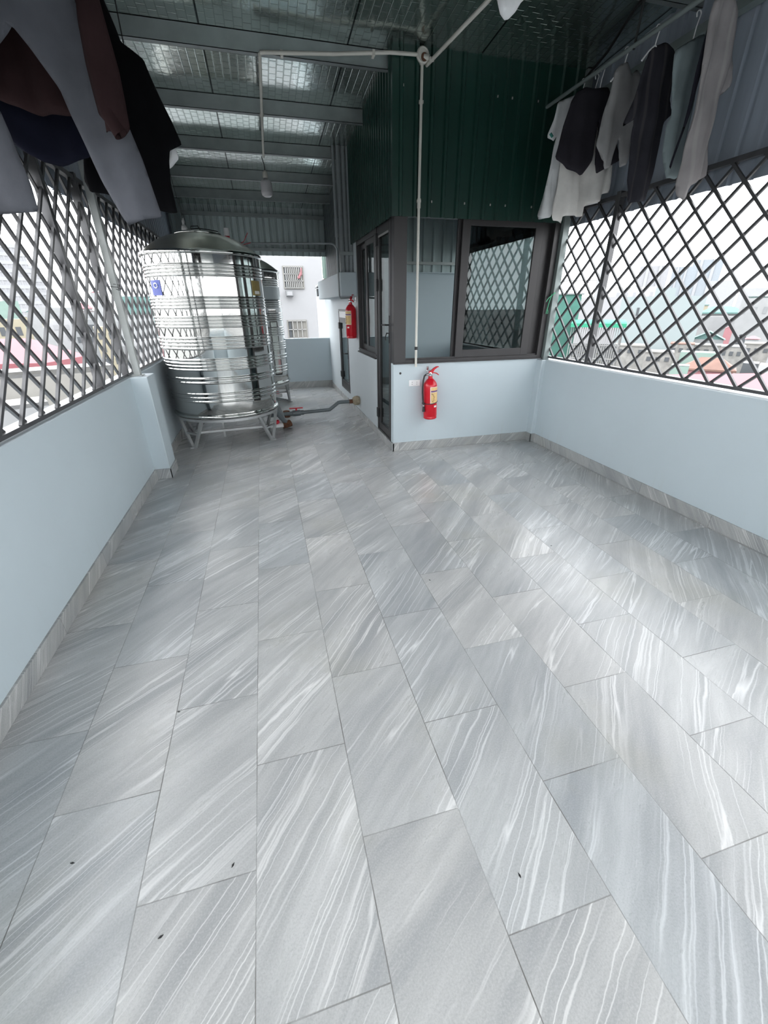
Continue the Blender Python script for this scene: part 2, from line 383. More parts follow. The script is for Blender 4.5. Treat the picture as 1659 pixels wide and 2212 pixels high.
def foil_material():
    k = NT('embossed_foil'); v = k.coord()
    sx = k.n('ShaderNodeSeparateXYZ'); k.l(v, sx.inputs[0])
    c = k.n('ShaderNodeCombineXYZ'); k.l(sx.outputs[1], c.inputs[0]); k.l(sx.outputs[0], c.inputs[1])
    wob = k.noise(v, 14, 2)
    br = k.n('ShaderNodeTexBrick'); k.l(c.outputs[0], br.inputs['Vector'])
    br.inputs['Scale'].default_value = 1.0; br.inputs['Mortar Size'].default_value = 0.006
    br.inputs['Mortar Smooth'].default_value = 0.6
    br.inputs['Brick Width'].default_value = 0.105; br.inputs['Row Height'].default_value = 0.072
    seam = k.math('ABSOLUTE', k.math('SUBTRACT', k.math('FRACT', k.math('DIVIDE', k.math('ADD', sx.outputs[0], 0.207+0.625), 1.25)), 0.5))
    sm = k.math('LESS_THAN', seam, 0.006)
    ca = k.ramp(k.noise(v, 0.8, 3), [(0.35, (0.56, 0.66, 0.62)), (0.65, (0.74, 0.79, 0.77))])
    col = k.mix(k.math('MULTIPLY', br.outputs['Fac'], 0.5), ca, (0.30, 0.36, 0.34))
    col = k.mix(sm, col, (0.05, 0.06, 0.06))
    k.l(col, k.b.inputs['Base Color'])
    k.set(Metallic=0.95, Roughness=0.16)
    big = k.noise(v, 5, 3)
    h = k.math('ADD', k.math('MULTIPLY', br.outputs['Fac'], -1.0), k.math('MULTIPLY', big, 1.2))
    h = k.math('ADD', h, k.math('MULTIPLY', wob, 0.8))
    k.bump(h, 0.38, 0.006)
    return k.m

def glass_material(name, tint=(0.62, 0.68, 0.68), refl=0.22):
    k = NT(name)
    k.t.nodes.remove(k.b)
    tr = k.n('ShaderNodeBsdfTransparent'); tr.inputs[0].default_value = tint + (1,)
    gl = k.n('ShaderNodeBsdfGlossy'); gl.inputs['Roughness'].default_value = 0.0
    gl.inputs['Color'].default_value = (0.9, 0.95, 0.95, 1)
    lw = k.n('ShaderNodeFresnel'); lw.inputs['IOR'].default_value = 1.52
    f = k.math('MULTIPLY', lw.outputs[0], refl, clamp=True)
    mx = k.n('ShaderNodeMixShader'); k.l(f, mx.inputs[0]); k.l(tr.outputs[0], mx.inputs[1]); k.l(gl.outputs[0], mx.inputs[2])
    k.l(mx.outputs[0], k.out.inputs[0])
    return k.m

def steel_material():
    k = NT('polished_stainless'); v = k.coord()
    n1 = k.noise(k.mapv(v, (1, 1, 60)), 6, 3)
    n2 = k.noise(v, 3.5, 3)
    k.set(Base_Color=(0.56, 0.565, 0.55), Metallic=1.0)
    k.l(k.ramp(n1, [(0.3, 0.045), (0.7, 0.09)]), k.b.inputs['Roughness'])
    k.bump(n2, 0.04, 0.012)
    return k.m

def cloth(name, col, col2=None, stripe=0, sheen=0.0):
    k = NT(name); v = k.coord()
    f = k.noise(v, 7, 4)
    lo = tuple(c*0.88 for c in col); hi = tuple(min(1, c*1.1) for c in col)
    base = k.ramp(f, [(0.3, lo), (0.7, hi)])
    if col2:
        sx = k.n('ShaderNodeSeparateXYZ'); k.l(v, sx.inputs[0])
        s = k.math('SINE', k.math('ADD', k.math('MULTIPLY', sx.outputs[0], stripe), k.math('MULTIPLY', sx.outputs[2], 6.0)))
        base = k.mix(k.math('MULTIPLY', k.ramp(s, [(0.7, 0.0), (0.95, 1.0)]), 0.6), base, col2)
    k.l(base, k.b.inputs['Base Color'])
    k.set(Roughness=0.95); k.b.inputs['Specular IOR Level'].default_value = 0.1
    weave = k.noise(v, 420, 2)
    k.bump(k.math('ADD', k.math('MULTIPLY', weave, 0.4), k.math('MULTIPLY', f, 3.0)), 0.25, 0.004)
    return k.m

def wall_paint(name, col):
    k = NT(name); v = k.coord()
    f = k.noise(v, 1.3, 5)
    base = k.ramp(f, [(0.3, tuple(c*0.97 for c in col)), (0.7, tuple(c*1.02 for c in col))])
    sx = k.n('ShaderNodeSeparateXYZ'); k.l(v, sx.inputs[0])
    drip = k.noise(k.mapv(v, (9, 9, 0.8)), 1.5, 4, 0.7)
    lowm = k.math('SUBTRACT', 1.0, k.math('DIVIDE', sx.outputs[2], 0.35), clamp=True)
    dm = k.math('MULTIPLY', k.ramp(drip, [(0.55, 0.0), (0.75, 1.0)]), k.math('MULTIPLY', lowm, 0.35))
    base = k.mix(dm, base, (0.42, 0.43, 0.38))
    k.l(base, k.b.inputs['Base Color']); k.set(Roughness=0.55)
    k.bump(k.noise(v, 90, 3), 0.08, 0.002)
    return k.m

def ribbed_paint(name, col, rough=0.35, metal=0.0):
    k = NT(name); v = k.coord()
    n = k.noise(k.mapv(v, (4, 4, 0.5)), 2, 4)
    k.l(k.ramp(n, [(0.3, tuple(c*0.85 for c in col)), (0.7, tuple(c*1.12 for c in col))]), k.b.inputs['Base Color'])
    k.set(Roughness=rough, Metallic=metal)
    return k.m

M = {}
M['floor'] = tile_material('veined_floor_tile')
M['skirt_y'] = tile_material('veined_skirting_y', 'y')
M['skirt_x'] = tile_material('veined_skirting_x', 'x')
M['foil'] = foil_material()
M['paint'] = wall_paint('pale_blue_grey_paint', (0.50, 0.575, 0.61))
M['paint2'] = wall_paint('grey_white_render', (0.53, 0.58, 0.605))
M['concrete'] = simple('rough_concrete', (0.55, 0.57, 0.57), 0.8, var=0.15, nscale=3, bump=0.2, bscale=25)
M['green'] = ribbed_paint('dark_green_cladding', (0.005, 0.033, 0.024), 0.36)
M['greyclad'] = ribbed_paint('grey_ribbed_sheet', (0.46, 0.54, 0.54), 0.45, 0.2)
M['blueclad'] = ribbed_paint('blue_grey_ribbed_sheet', (0.31, 0.35, 0.41), 0.5, 0.0)
M['galv'] = simple('galvanised_steel', (0.25, 0.28, 0.28), 0.42, 0.4, 0.12, 5)
M['galvgreen'] = simple('grey_green_painted_steel', (0.20, 0.235, 0.23), 0.45, 0.2, 0.1, 5)
M['greysteel'] = simple('pale_grey_steel', (0.40, 0.42, 0.41), 0.45, 0.3, 0.12, 6)
M['blackbar'] = simple('black_grille_paint', (0.060, 0.060, 0.063), 0.36, 0.1, 0.2, 9)
M['alu'] = simple('bronze_grey_aluminium', (0.034, 0.032, 0.033), 0.38, 0.2, 0.06, 5)
M['alulight'] = simple('bright_aluminium', (0.45, 0.44, 0.42), 0.35, 0.7, 0.06, 5)
M['blackpl'] = simple('black_plastic', (0.012, 0.012, 0.013), 0.4, 0.0, 0.1)
M['glass'] = glass_material('tinted_window_glass', (0.46, 0.49, 0.49), 0.75)
M['steel'] = steel_material()
M['dome'] = simple('dull_stainless_dome', (0.54, 0.53, 0.48), 0.28, 1.0, 0.1, 4)
M['darkclad'] = ribbed_paint('dark_ribbed_sheet', (0.045, 0.058, 0.062), 0.5)
M['stand'] = simple('silver_stand_paint', (0.42, 0.435, 0.435), 0.42, 0.35, 0.08, 9)
M['pvc'] = simple('cream_conduit_plastic', (0.62, 0.605, 0.55), 0.45, 0.0, 0.08, 5)
M['pvcgrey'] = simple('grey_pvc_pipe', (0.13, 0.155, 0.165), 0.4, 0.0, 0.12, 6)
M['pvcpale'] = simple('pale_grey_downpipe', (0.27, 0.30, 0.31), 0.45, 0.0, 0.08, 5)
M['red'] = simple('extinguisher_red', (0.55, 0.006, 0.018), 0.28, 0.0, 0.05)
M['redpl'] = simple('red_plastic', (0.62, 0.01, 0.03), 0.4, 0.0, 0.05)
M['whitepl'] = simple('white_plastic', (0.80, 0.81, 0.81), 0.35, 0.0, 0.03)
M['chrome'] = simple('dull_chrome', (0.62, 0.63, 0.64), 0.22, 1.0, 0.05)
M['rust'] = simple('rusty_fitting', (0.12, 0.05, 0.025), 0.8, 0.1, 0.4, 25, 0.4, 60)
M['mortar'] = simple('tan_mortar', (0.33, 0.28, 0.20), 0.9, 0.0, 0.25, 20, 0.5, 40)
M['rubber'] = simple('black_rubber', (0.015, 0.015, 0.017), 0.5, 0.0, 0.1)
M['bulb'] = simple('frosted_white_bulb', (0.62, 0.61, 0.63), 0.35, 0.0, 0.02)
M['greenstring'] = simple('green_plastic_string', (0.10, 0.42, 0.24), 0.5, 0.0, 0.1)
M['bag'] = simple('white_plastic_film', (0.80, 0.82, 0.82), 0.3, 0.0, 0.03)
M['cream'] = simple('cream_label_paper', (0.72, 0.50, 0.22), 0.5, 0.0, 0.08, 30)
M['labelwhite'] = simple('white_label_paper', (0.82, 0.80, 0.76), 0.5, 0.0, 0.03)
M['violet'] = simple('violet_label_band', (0.13, 0.04, 0.19), 0.5, 0.0, 0.05)
M['blue'] = simple('blue_sticker', (0.03, 0.055, 0.30), 0.4, 0.0, 0.05)
M['goldlabel'] = simple('gold_plate', (0.34, 0.25, 0.08), 0.35, 0.5, 0.15, 20)
M['darkink'] = simple('dark_print', (0.10, 0.03, 0.02), 0.5)

# ================================================================ SETTING
def zp(y): return 3.67 - 0.061*(y - 5.08)          # underside of the purlins
def zr(y): return zp(y) + 0.13                     # underside of the foil roof
XL, XR, YF, YB = -1.335, 3.445, -3.6, 10.2
YT, XT = 4.975, 1.45                               # stairwell front / side faces

struct(MB().box((-1.6, -3.9, -0.12), (3.75, 10.4, 0.0)).build('floor', M['floor']), 'grey veined stone tile floor of the roof terrace')
bm = MB(); a, b = -2.8, 10.5
bm.hexa([(-1.85, a, zr(a)), (3.95, a, zr(a)), (3.95, b, zr(b)), (-1.85, b, zr(b)),
         (-1.85, a, zr(a)+.05), (3.95, a, zr(a)+.05), (3.95, b, zr(b)+.05), (-1.85, b, zr(b)+.05)])
struct(bm.build('ceiling', M['foil']), 'foil lined sheet roof embossed with a brick pattern')

# parapets
wl = MB().box((XL-0.2, YF, 0), (XL, YB, 1.078), 0.006)
struct(wl.build('wall_left', M['paint']), 'pale blue grey parapet wall on the left')
wr = MB().box((XR, YF, 0), (XR+0.22, 7.7, 1.066), 0.006)
struct(wr.build('wall_right', M['paint']), 'pale blue grey parapet wall on the right')
wb = MB().box((XL-0.13, YB, 0), (1.6, YB+0.12, 1.07), 0.006)
struct(wb.build('wall_back', M['paint']), 'grey parapet closing the far end of the passage')
wf = MB().box((XL-0.13, YF-.12, 0), (XR+0.13, YF, 1.07), 0.006)
struct(wf.build('wall_front', M['paint']), 'parapet wall behind the viewpoint')
# pilasters
struct(MB().box((XL-0.02, 4.765, 0), (-1.18, 5.08, 1.079), 0.006).build('wall_pilaster_left', M['paint']), 'short pier standing out of the left parapet')
struct(MB().box((3.392, 4.86, 0), (XR+0.02, YT+0.02, 1.066), 0.006).build('wall_pilaster_right', M['paint']), 'corner pier between the stairwell and right parapet')

# stairwell block
bm = MB().box((XT, YT, 0), (3.46, YT+0.11, 1.083), 0.005)
struct(bm.build('wall_stairwell_front', M['paint']), 'pale blue grey wall under the sliding window')
bm = MB().box((XT, 5.775, 0), (XT+0.11, 6.93, 1.06)).box((XT, 6.93, 0), (XT+0.11, 7.87, 2.6)).box((XT, 7.87, 0), (XT+0.11, 8.78, 0.225))
bm.box((XT, 7.87, 1.66), (XT+0.11, 8.78, 2.2)).box((XT, 8.78, 0), (XT+0.11, 12.2, 2.2))
bm.box((XT, 5.09, 0), (XT+0.11, 5.775, 0.105))
struct(bm.build('wall_stairwell_side', M['paint2']), 'pale wall along the passage side of the stairwell')
bm = MB().box((XT+0.11, 7.5, 0), (3.46, 7.6, 2.2))
struct(bm.build('wall_stairwell_inside', M['paint']), 'grey blue wall seen through the open window')
bm = MB().corr((3.46, 7.5), (XT+0.11, 7.5), 2.2, zp(7.5), (0, -1), 0.17, 0.05, 0.02)
struct(bm.build('wall_stairwell_inside_sheet', M['greyclad']), 'dark ribbed sheet above the grey wall inside the stairwell')
struct(MB().box((XT+.11, 7.465, 2.19), (3.46, 7.6, 2.205)).build('trim_13', M['paint']), 'ledge on top of the grey wall inside the stairwell')
struct(MB().bar((1.6, 7.44, 2.33), (3.44, 7.44, 2.33), 0.04, 0.04).build('trim_1', M['greysteel']), 'steel rail across the ribbed sheet inside the stairwell')
# green cladding
zt = lambda q: (2.53, zr(q.y))
bm = MB().corr((XT-0.02, YT-0.018), (3.53, YT-0.018), 2.53, 3.7, (0, -1), 0.155, 0.05, 0.02, zf=zt)
cl = struct(bm.build('wall_cladding_front', M['green']), 'dark green ribbed sheet cladding above the sliding window')
bm = MB()
for x in (1.50, 1.85, 2.22, 2.52, 2.70, 3.02, 3.3): bm.lathe([(0, 0.0), (0.009, 0.0), (0.007, 0.006), (0, 0.008)], (0, 0, 0), 8) if False else bm.box((x-.007, YT-.03, 2.655), (x+.007, YT-.02, 2.675), 0.003)
for x in (1.53, 1.66, 2.12, 2.5, 2.66, 2.95): bm.box((x-.007, YT-.03, 3.52), (x+.007, YT-.02, 3.54), 0.003)
bm.build('screw_heads', M['alulight'], cl)
bm = MB().corr((XT-0.018, 7.3), (XT-0.018, YT-0.02), 2.53, 3.7, (-1, 0), 0.10, 0.035, 0.016, zf=zt)
struct(bm.build('wall_cladding_side', M['green']), 'dark green ribbed sheet cladding above the glass door')
struct(MB().box((XT-0.028, YT-0.028, 2.53), (XT+0.05, YT+0.02, zp(5)+.1)).build('trim_2', M['green']), 'folded green corner flashing of the cladding')

# skirting
H = 0.112
def skirt(name, m, boxes, lab):
    bm = MB()
    for p in boxes: bm.box(p[0], p[1], 0.003)
    struct(bm.build(name, m), lab)
skirt('baseboard_left', M['skirt_y'], [((XL-.01, YF, 0), (XL+.014, 4.765, .115)), ((XL-.01, 5.08, 0), (XL+.014, YB, .115))], 'veined tile skirting along the left parapet')
skirt('baseboard_left_pier', M['skirt_x'], [((XL, 4.752, 0), (-1.168, 4.767, .115)), ((-1.182, 4.752, 0), (-1.168, 5.092, .115)), ((XL, 5.078, 0), (-1.168, 5.092, .115))], 'veined tile skirting round the left pier')
skirt('baseboard_right', M['skirt_y'], [((XR-.014, YF, 0), (XR+.01, 4.86, H))], 'veined tile skirting along the right parapet')
skirt('baseboard_right_pier', M['skirt_x'], [((3.38, 4.848, 0), (XR, 4.862, H)), ((3.38, 4.848, 0), (3.394, YT, H))], 'veined tile skirting round the corner pier')
skirt('baseboard_stairwell_front', M['skirt_x'], [((XT-.012, YT-.013, 0), (3.394, YT+.01, H))], 'veined tile skirting below the sliding window wall')
skirt('baseboard_stairwell_side', M['skirt_y'], [((XT-.013, YT-.013, 0), (XT+.01, YB, .105))], 'veined tile skirting along the stairwell passage side')
skirt('baseboard_back', M['skirt_x'], [((XL, YB-.014, 0), (XT, YB+.01, .14))], 'veined tile skirting below the far parapet')

# roof steel
for i, y in enumerate((-2.7, -0.9, 0.5, 1.6, 2.7, 3.8)):
    z = zp(y)
    bm = MB().box((-1.5, y, z), (3.6, y+0.003, z+0.13)).box((-1.5, y, z), (3.6, y+0.05, z+0.003)).box((-1.5, y, z+.127), (3.6, y+.05, z+.13))
    struct(bm.build('trim_purlin_%d' % (i+1), M['galv']), 'galvanised roof purlin over the terrace')
for i, (y, x1) in enumerate(((5.08, 1.432), (6.16, 1.432), (7.24, 1.34), (8.3, 1.43), (9.3, 1.5))):
    z = zp(y)
    bm = MB().box((-1.5, y, z), (x1, y+0.004, z+0.13)).box((-1.5, y, z), (x1, y+0.06, z+0.004)).box((-1.5, y, z+.126), (x1, y+.06, z+.13)).box((-1.5, y+.056, z), (x1, y+.06, z+.02))
    struct(bm.build('trim_purlin_%d' % (i+7), M['galv']), 'galvanised roof purlin over the passage')
struct(MB().box((-1.5, 9.3-.012, zp(9.3)-.012), (1.44, 9.3+.012, zp(9.3)+.012)).build('trim_3', M['galv']), 'thin bright steel edge strip under the roof')
# side sheets above the grilles and the gable sheets
zs = lambda q: (2.55, zr(q.y))
struct(MB().corr((-1.47, -2.8), (-1.47, YB+.1), 2.55, 3.8, (-1, 0), 0.16, 0.05, 0.02, zf=zs).build('wall_sheet_left', M['blueclad']), 'grey ribbed sheet hanging above the left grille')
struct(MB().corr((3.60, 7.7), (3.60, -2.8), 2.52, 3.8, (1, 0), 0.16, 0.05, 0.02, zf=lambda q: (2.51, zr(q.y))).build('wall_sheet_right', M['blueclad']), 'grey ribbed sheet hanging above the right grille')
struct(MB().corr((-1.52, YB+.05), (1.75, YB+.05), 2.69, 3.5, (0, 1), 0.123, 0.04, 0.022, zf=lambda q: (2.66, zr(q.y))).build('wall_gable_back', M['greyclad']), 'grey ribbed gable sheet over the far end')
struct(MB().box((-1.45, YB-.02, 2.735), (1.75, YB+.04, 2.785)).build('trim_4', M['galv']), 'steel rail along the foot of the far gable sheet')
struct(MB().box((-1.45, YB-.02, 3.30), (1.75, YB+.04, 3.36)).build('trim_5', M['galv']), 'steel rail along the top of the far gable sheet')
struct(MB().corr((3.62, -2.85), (-1.52, -2.85), 2.9, 4.1, (0, -1), 0.123, 0.04, 0.022, zf=lambda q: (2.8, zr(q.y))).build('wall_gable_front', M['greyclad']), 'ribbed gable sheet behind the viewpoint')
struct(MB().corr((XT+.03, 7.3), (XT+.03, YB+.1), 2.2, 3.6, (1, 0), 0.123, 0.04, 0.022, zf=lambda q: (2.22, zr(q.y))).build('wall_sheet_side', M['darkclad']), 'grey ribbed sheet behind the downpipes above the box beam')
bm = MB().box((3.5, -2.8, 3.54), (3.58, YT, 3.60))
struct(bm.build('trim_6', M['galvgreen']), 'steel angle along the head of the right ribbed sheet')

# posts
def post(name, lab, a, b, m, foot=None):
    t = MB().box(a, b, 0.004)
    if foot: t.box(foot[0], foot[1], 0.002)
    return struct(t.build(name, m), lab)
post('trim_7', 'grey steel roof post at the right end of the sliding window', (3.445, 4.915, 1.066), (3.525, 4.995, zr(5)), M['galvgreen'])
post('trim_8', 'pale grey steel roof post standing on the left pier', (-1.325, 4.885, 1.08), (-1.265, 4.945, zr(5)), M['greysteel'], ((-1.345, 4.865, 1.079), (-1.245, 4.965, 1.088)))
post('trim_9', 'grey roof post at the far left corner', (-1.33, 9.95, 1.078), (-1.22, 10.19, zr(10)), M['galvgreen'])
for i, x in enumerate((-1.40, 3.52)):
    post('trim_%d' % (10+i), 'steel roof post behind the viewpoint', (x-.03, -2.72, 1.06), (x+.03, -2.66, zr(-2.7)), M['galvgreen'])

# ---------------------------------------------------------------- windows and doors
def rect_frame(m, x0, x1, z0, z1, wl, wr, wb, wt, y0, y1):
    """frame in the XZ plane"""
    m.box((x0, y0, z0), (x0+wl, y1, z1), 0.003).box((x1-wr, y0, z0), (x1, y1, z1), 0.003)
    m.box((x0+wl, y0, z0), (x1-wr, y1, z0+wb), 0.003).box((x0+wl, y0, z1-wt), (x1-wr, y1, z1), 0.003)
    return m
m = rect_frame(MB(), XT, 3.44, 1.083, 2.60, 0.145, 0.07, 0.04, 0.06, YT-.012, YT+.10)
m.box((XT+.145, YT+.012, 1.12), (3.37, YT+.018, 1.14)).box((XT-.01, YT-.03, 1.078), (3.45, YT-.008, 1.092))
w1 = struct(m.build('window_1', M['alu']), 'bronze grey aluminium sliding window, left half open')
s1 = rect_frame(MB(), 2.235, 3.235, 1.128, 2.56, 0.095, 0.10, 0.085, 0.08, YT+.005, YT+.035).build('sash', M['alu'], w1)
MB().box((2.33, YT+.017, 1.21), (3.137, YT+.023, 2.49)).build('pane', M['glass'], s1)
s2 = rect_frame(MB(), 2.20, 3.375, 1.128, 2.56, 0.05, 0.11, 0.07, 0.08, YT+.055, YT+.085).build('sash', M['alu'], w1)
MB().box((2.25, YT+.067, 1.195), (3.265, YT+.073, 2.49)).build('pane', M['glass'], s2)

def yframe(m, y0, y1, z0, z1, wl, wr, wb, wt, x0, x1):
    m.box((x0, y0, z0), (x1, y0+wl, z1), 0.003).box((x0, y1-wr, z0), (x1, y1, z1), 0.003)
    m.box((x0, y0+wl, z0), (x1, y1-wr, z0+wb), 0.003).box((x0, y0+wl, z1-wt), (x1, y1-wr, z1), 0.003)
    return m
w2m = yframe(MB(), 5.775, 6.92, 1.065, 2.54, 0.05, 0.05, 0.05, 0.06, XT-.005, XT+.09)
w2m.box((XT-.03, 5.775, 1.055), (XT+.0, 6.92, 1.07)).box((XT-.012, 5.775, 1.10), (XT-.004, 6.92, 1.112))
w2 = struct(w2m.build('window_2', M['alu']), 'sliding window on the passage side of the stairwell')
s3 = yframe(MB(), 5.825, 6.40, 1.115, 2.48, 0.085, 0.085, 0.075, 0.06, XT+.008, XT+.038).build('sash', M['alu'], w2)
MB().box((XT+.02, 5.91, 1.19), (XT+.026, 6.315, 2.42)).build('pane', M['glass'], s3)
s4 = yframe(MB(), 6.30, 6.87, 1.115, 2.48, 0.06, 0.06, 0.07, 0.06, XT+.048, XT+.078).build('sash', M['alu'], w2)
MB().box((XT+.06, 6.36, 1.185), (XT+.066, 6.81, 2.42)).build('pane', M['glass'], s4)
# glass door beside the corner
d1m = yframe(MB(), 5.085, 5.775, 0.105, 2.62, 0.035, 0.045, 0.02, 0.05, XT-.004, XT+.10)
d1 = struct(d1m.build('door_1', M['alu']), 'narrow glazed aluminium door beside the corner')
lf = yframe(MB(), 5.12, 5.73, 0.125, 2.57, 0.085, 0.085, 0.10, 0.13, XT+.006, XT+.05).build('leaf', M['alu'], d1)
MB().box((XT+.024, 5.205, 0.225), (XT+.030, 5.645, 2.44)).build('pane', M['glass'], lf)
MB().box((XT+.001, 5.205, 2.425), (XT+.006, 5.645, 2.445)).build('glazing_bead', M['alulight'], lf)
for z in (0.28, 1.87, 2.35):
    MB().box((XT-.018, 5.70, z), (XT+.008, 5.775, z+.13), 0.004).build('hinge', M['blackpl'], d1)
hm = MB().box((XT-.008, 5.135, 1.30), (XT+.008, 5.172, 1.60), 0.004)
hm.tube([(XT, 5.153, 1.50), (XT-.05, 5.153, 1.50), (XT-.055, 5.18, 1.50), (XT-.055, 5.29, 1.495)], 0.010, 10)
hh = hm.build('door_handle', M['blackpl'], d1, True)
km = MB().tube([(XT-.006, 5.153, 1.41), (XT-.04, 5.153, 1.41)], 0.006, 8).tube([(XT-.036, 5.153, 1.41), (XT-.04, 5.185, 1.37), (XT-.038, 5.19, 1.33)], 0.006, 8)
km.build('key', M['blackpl'], d1)
# far glazed door
d2m = yframe(MB(), 7.875, 8.775, 0.228, 1.655, 0.04, 0.04, 0.04, 0.03, XT-.006, XT+.08)
d2m.box((XT-.004, 7.9, 1.48), (XT+.08, 8.75, 1.52))
d2 = struct(d2m.build('door_2', M['alu']), 'small glazed door further down the passage')
MB().box((XT+.0, 7.915, 1.52), (XT+.02, 8.735, 1.625)).build('transom_panel', M['whitepl'], d2)
lf2 = yframe(MB(), 7.915, 8.735, 0.268, 1.48, 0.07, 0.05, 0.11, 0.05, XT+.0, XT+.04).build('leaf', M['alu'], d2)
MB().box((XT+.018, 7.985, 0.378), (XT+.024, 8.685, 1.43)).build('pane', M['glass'], lf2)
for z in (0.42, 1.32): MB().box((XT-.02, 8.70, z), (XT+.004, 8.80, z+.11), 0.004).build('hinge', M['blackpl'], d2)
MB().tube([(XT-.0, 7.95, 0.93), (XT-.05, 7.95, 0.93), (XT-.052, 8.07, 0.925)], 0.011, 8).box((XT-.008, 7.935, 0.84), (XT+.002, 7.965, 0.99), 0.003).build('door_handle', M['blackpl'], d2, True)
# stairwell window onto the right side, seen only through the glass
w3 = struct(yframe(MB(), 5.0, 7.5, 1.066, 2.6, 0.05, 0.05, 0.05, 0.06, 3.46, 3.53).build('window_3', M['alu']), 'stairwell window on the far right side')
MB().box((3.49, 5.05, 1.12), (3.496, 7.45, 2.54)).build('pane', glass_material('far_side_glass', (0.86, 0.89, 0.89), 0.8), w3)  # pane tint sets how much daylight enters the stairwell

# ================================================================ GRILLES
def lattice(x_in, x_out, y0, y1, z0, z1, phase_a, phase_b, t=0.020, p=0.233):
    """two crossing layers of 45 degree square bars; phases give a bottom end of each family"""
    res = []
    for sgn, x, ph in ((1, x_in, phase_a), (-1, x_out, phase_b)):
        bm = MB()
        k0 = int((y0 - (z1-z0) - ph)/p) - 2; k1 = int((y1 + (z1-z0) - ph)/p) + 2
        for k in range(k0, k1):
            yb = ph + k*p
            a, b = 0.0, z1-z0                      # along the bar: y = yb + sgn*s, z = z0 + s
            lo = max(a, ((y0-yb) if sgn > 0 else (yb-y1))); hi = min(b, ((y1-yb) if sgn > 0 else (yb-y0)))
            if hi - lo < 0.03: continue
            bm.bar((x, yb+sgn*lo, z0+lo), (x, yb+sgn*hi, z0+hi), t, t*0.9, (1, 0, 0))
        res.append(bm)
    return res
def grille(name, label, x_in, x_out, y0, y1, z0, z1, pa, pb, posts, joint=None):
    t = thing(name, label, 'window grille', (x_in, (y0+y1)/2, z0))
    A, B = lattice(x_in, x_out, y0, y1, z0+.02, z1-.02, pa, pb)
    A.build('lattice_layer', M['blackbar'], t); B.build('lattice_layer', M['blackbar'], t)
    xm = (x_in+x_out)/2
    MB().box((xm-.022, y0, z0), (xm+.022, y1, z0+.024)).build('bottom_rail', M['blackbar'], t)
    MB().box((xm-.022, y0, z1-.035), (xm+.022, y1, z1)).build('top_rail', M['blackbar'], t)
    for y, wd in posts:
        MB().box((xm-.03, y-wd/2, z0), (xm+.03, y+wd/2, z1+.02), 0.003).build('post', M['blackbar'], t)
    return t
grille('security_grille', 'black diamond lattice grille above the left parapet', -1.372, -1.396, -3.55, 10.15, 1.088, 2.69,
       2.495, 2.495+.10, [(4.09, 0.05), (4.835, 0.045)])
grille('security_grille', 'black diamond lattice grille above the right parapet', 3.518, 3.542, -3.55, 5.06, 1.086, 2.66,
       2.26, 2.26, [(4.2, 0.05)])
t = MB()
for a in range(5): t.tube([(-1.30+.02*math.cos(a*1.9), 4.87+.045*math.sin(a*2.3), 1.86+.01*a), (-1.262, 4.89, 1.85+.012*a), (-1.255, 4.95, 1.86+.01*a), (-1.30, 4.965, 1.87)], 0.0025, 6)
tag(t.build('binding_wire', M['blackpl']), 'twisted black wire binding the post to the left grille', 'wire')
t = MB()
t.tube([(3.438, 4.93, 1.81), (3.425, 4.92, 1.80), (3.42, 4.93, 1.76), (3.415, 4.94, 1.70), (3.41, 4.945, 1.64), (3.40, 4.94, 1.60)], 0.006, 8)
t.tube([(3.43, 4.92, 1.80), (3.40, 4.92, 1.78), (3.375, 4.93, 1.745), (3.372, 4.93, 1.73)], 0.005, 8)
t.tube([(3.412, 4.945, 1.66), (3.418, 4.93, 1.62), (3.415, 4.93, 1.60)], 0.004, 8)
t.tube([(3.46, 4.905, 1.83), (3.438, 4.905, 1.815), (3.436, 4.93, 1.80), (3.442, 4.95, 1.81)], 0.007, 8)
tag(t.build('plastic_string', M['greenstring'], None, True), 'green plastic string knotted round the grey post', 'string')

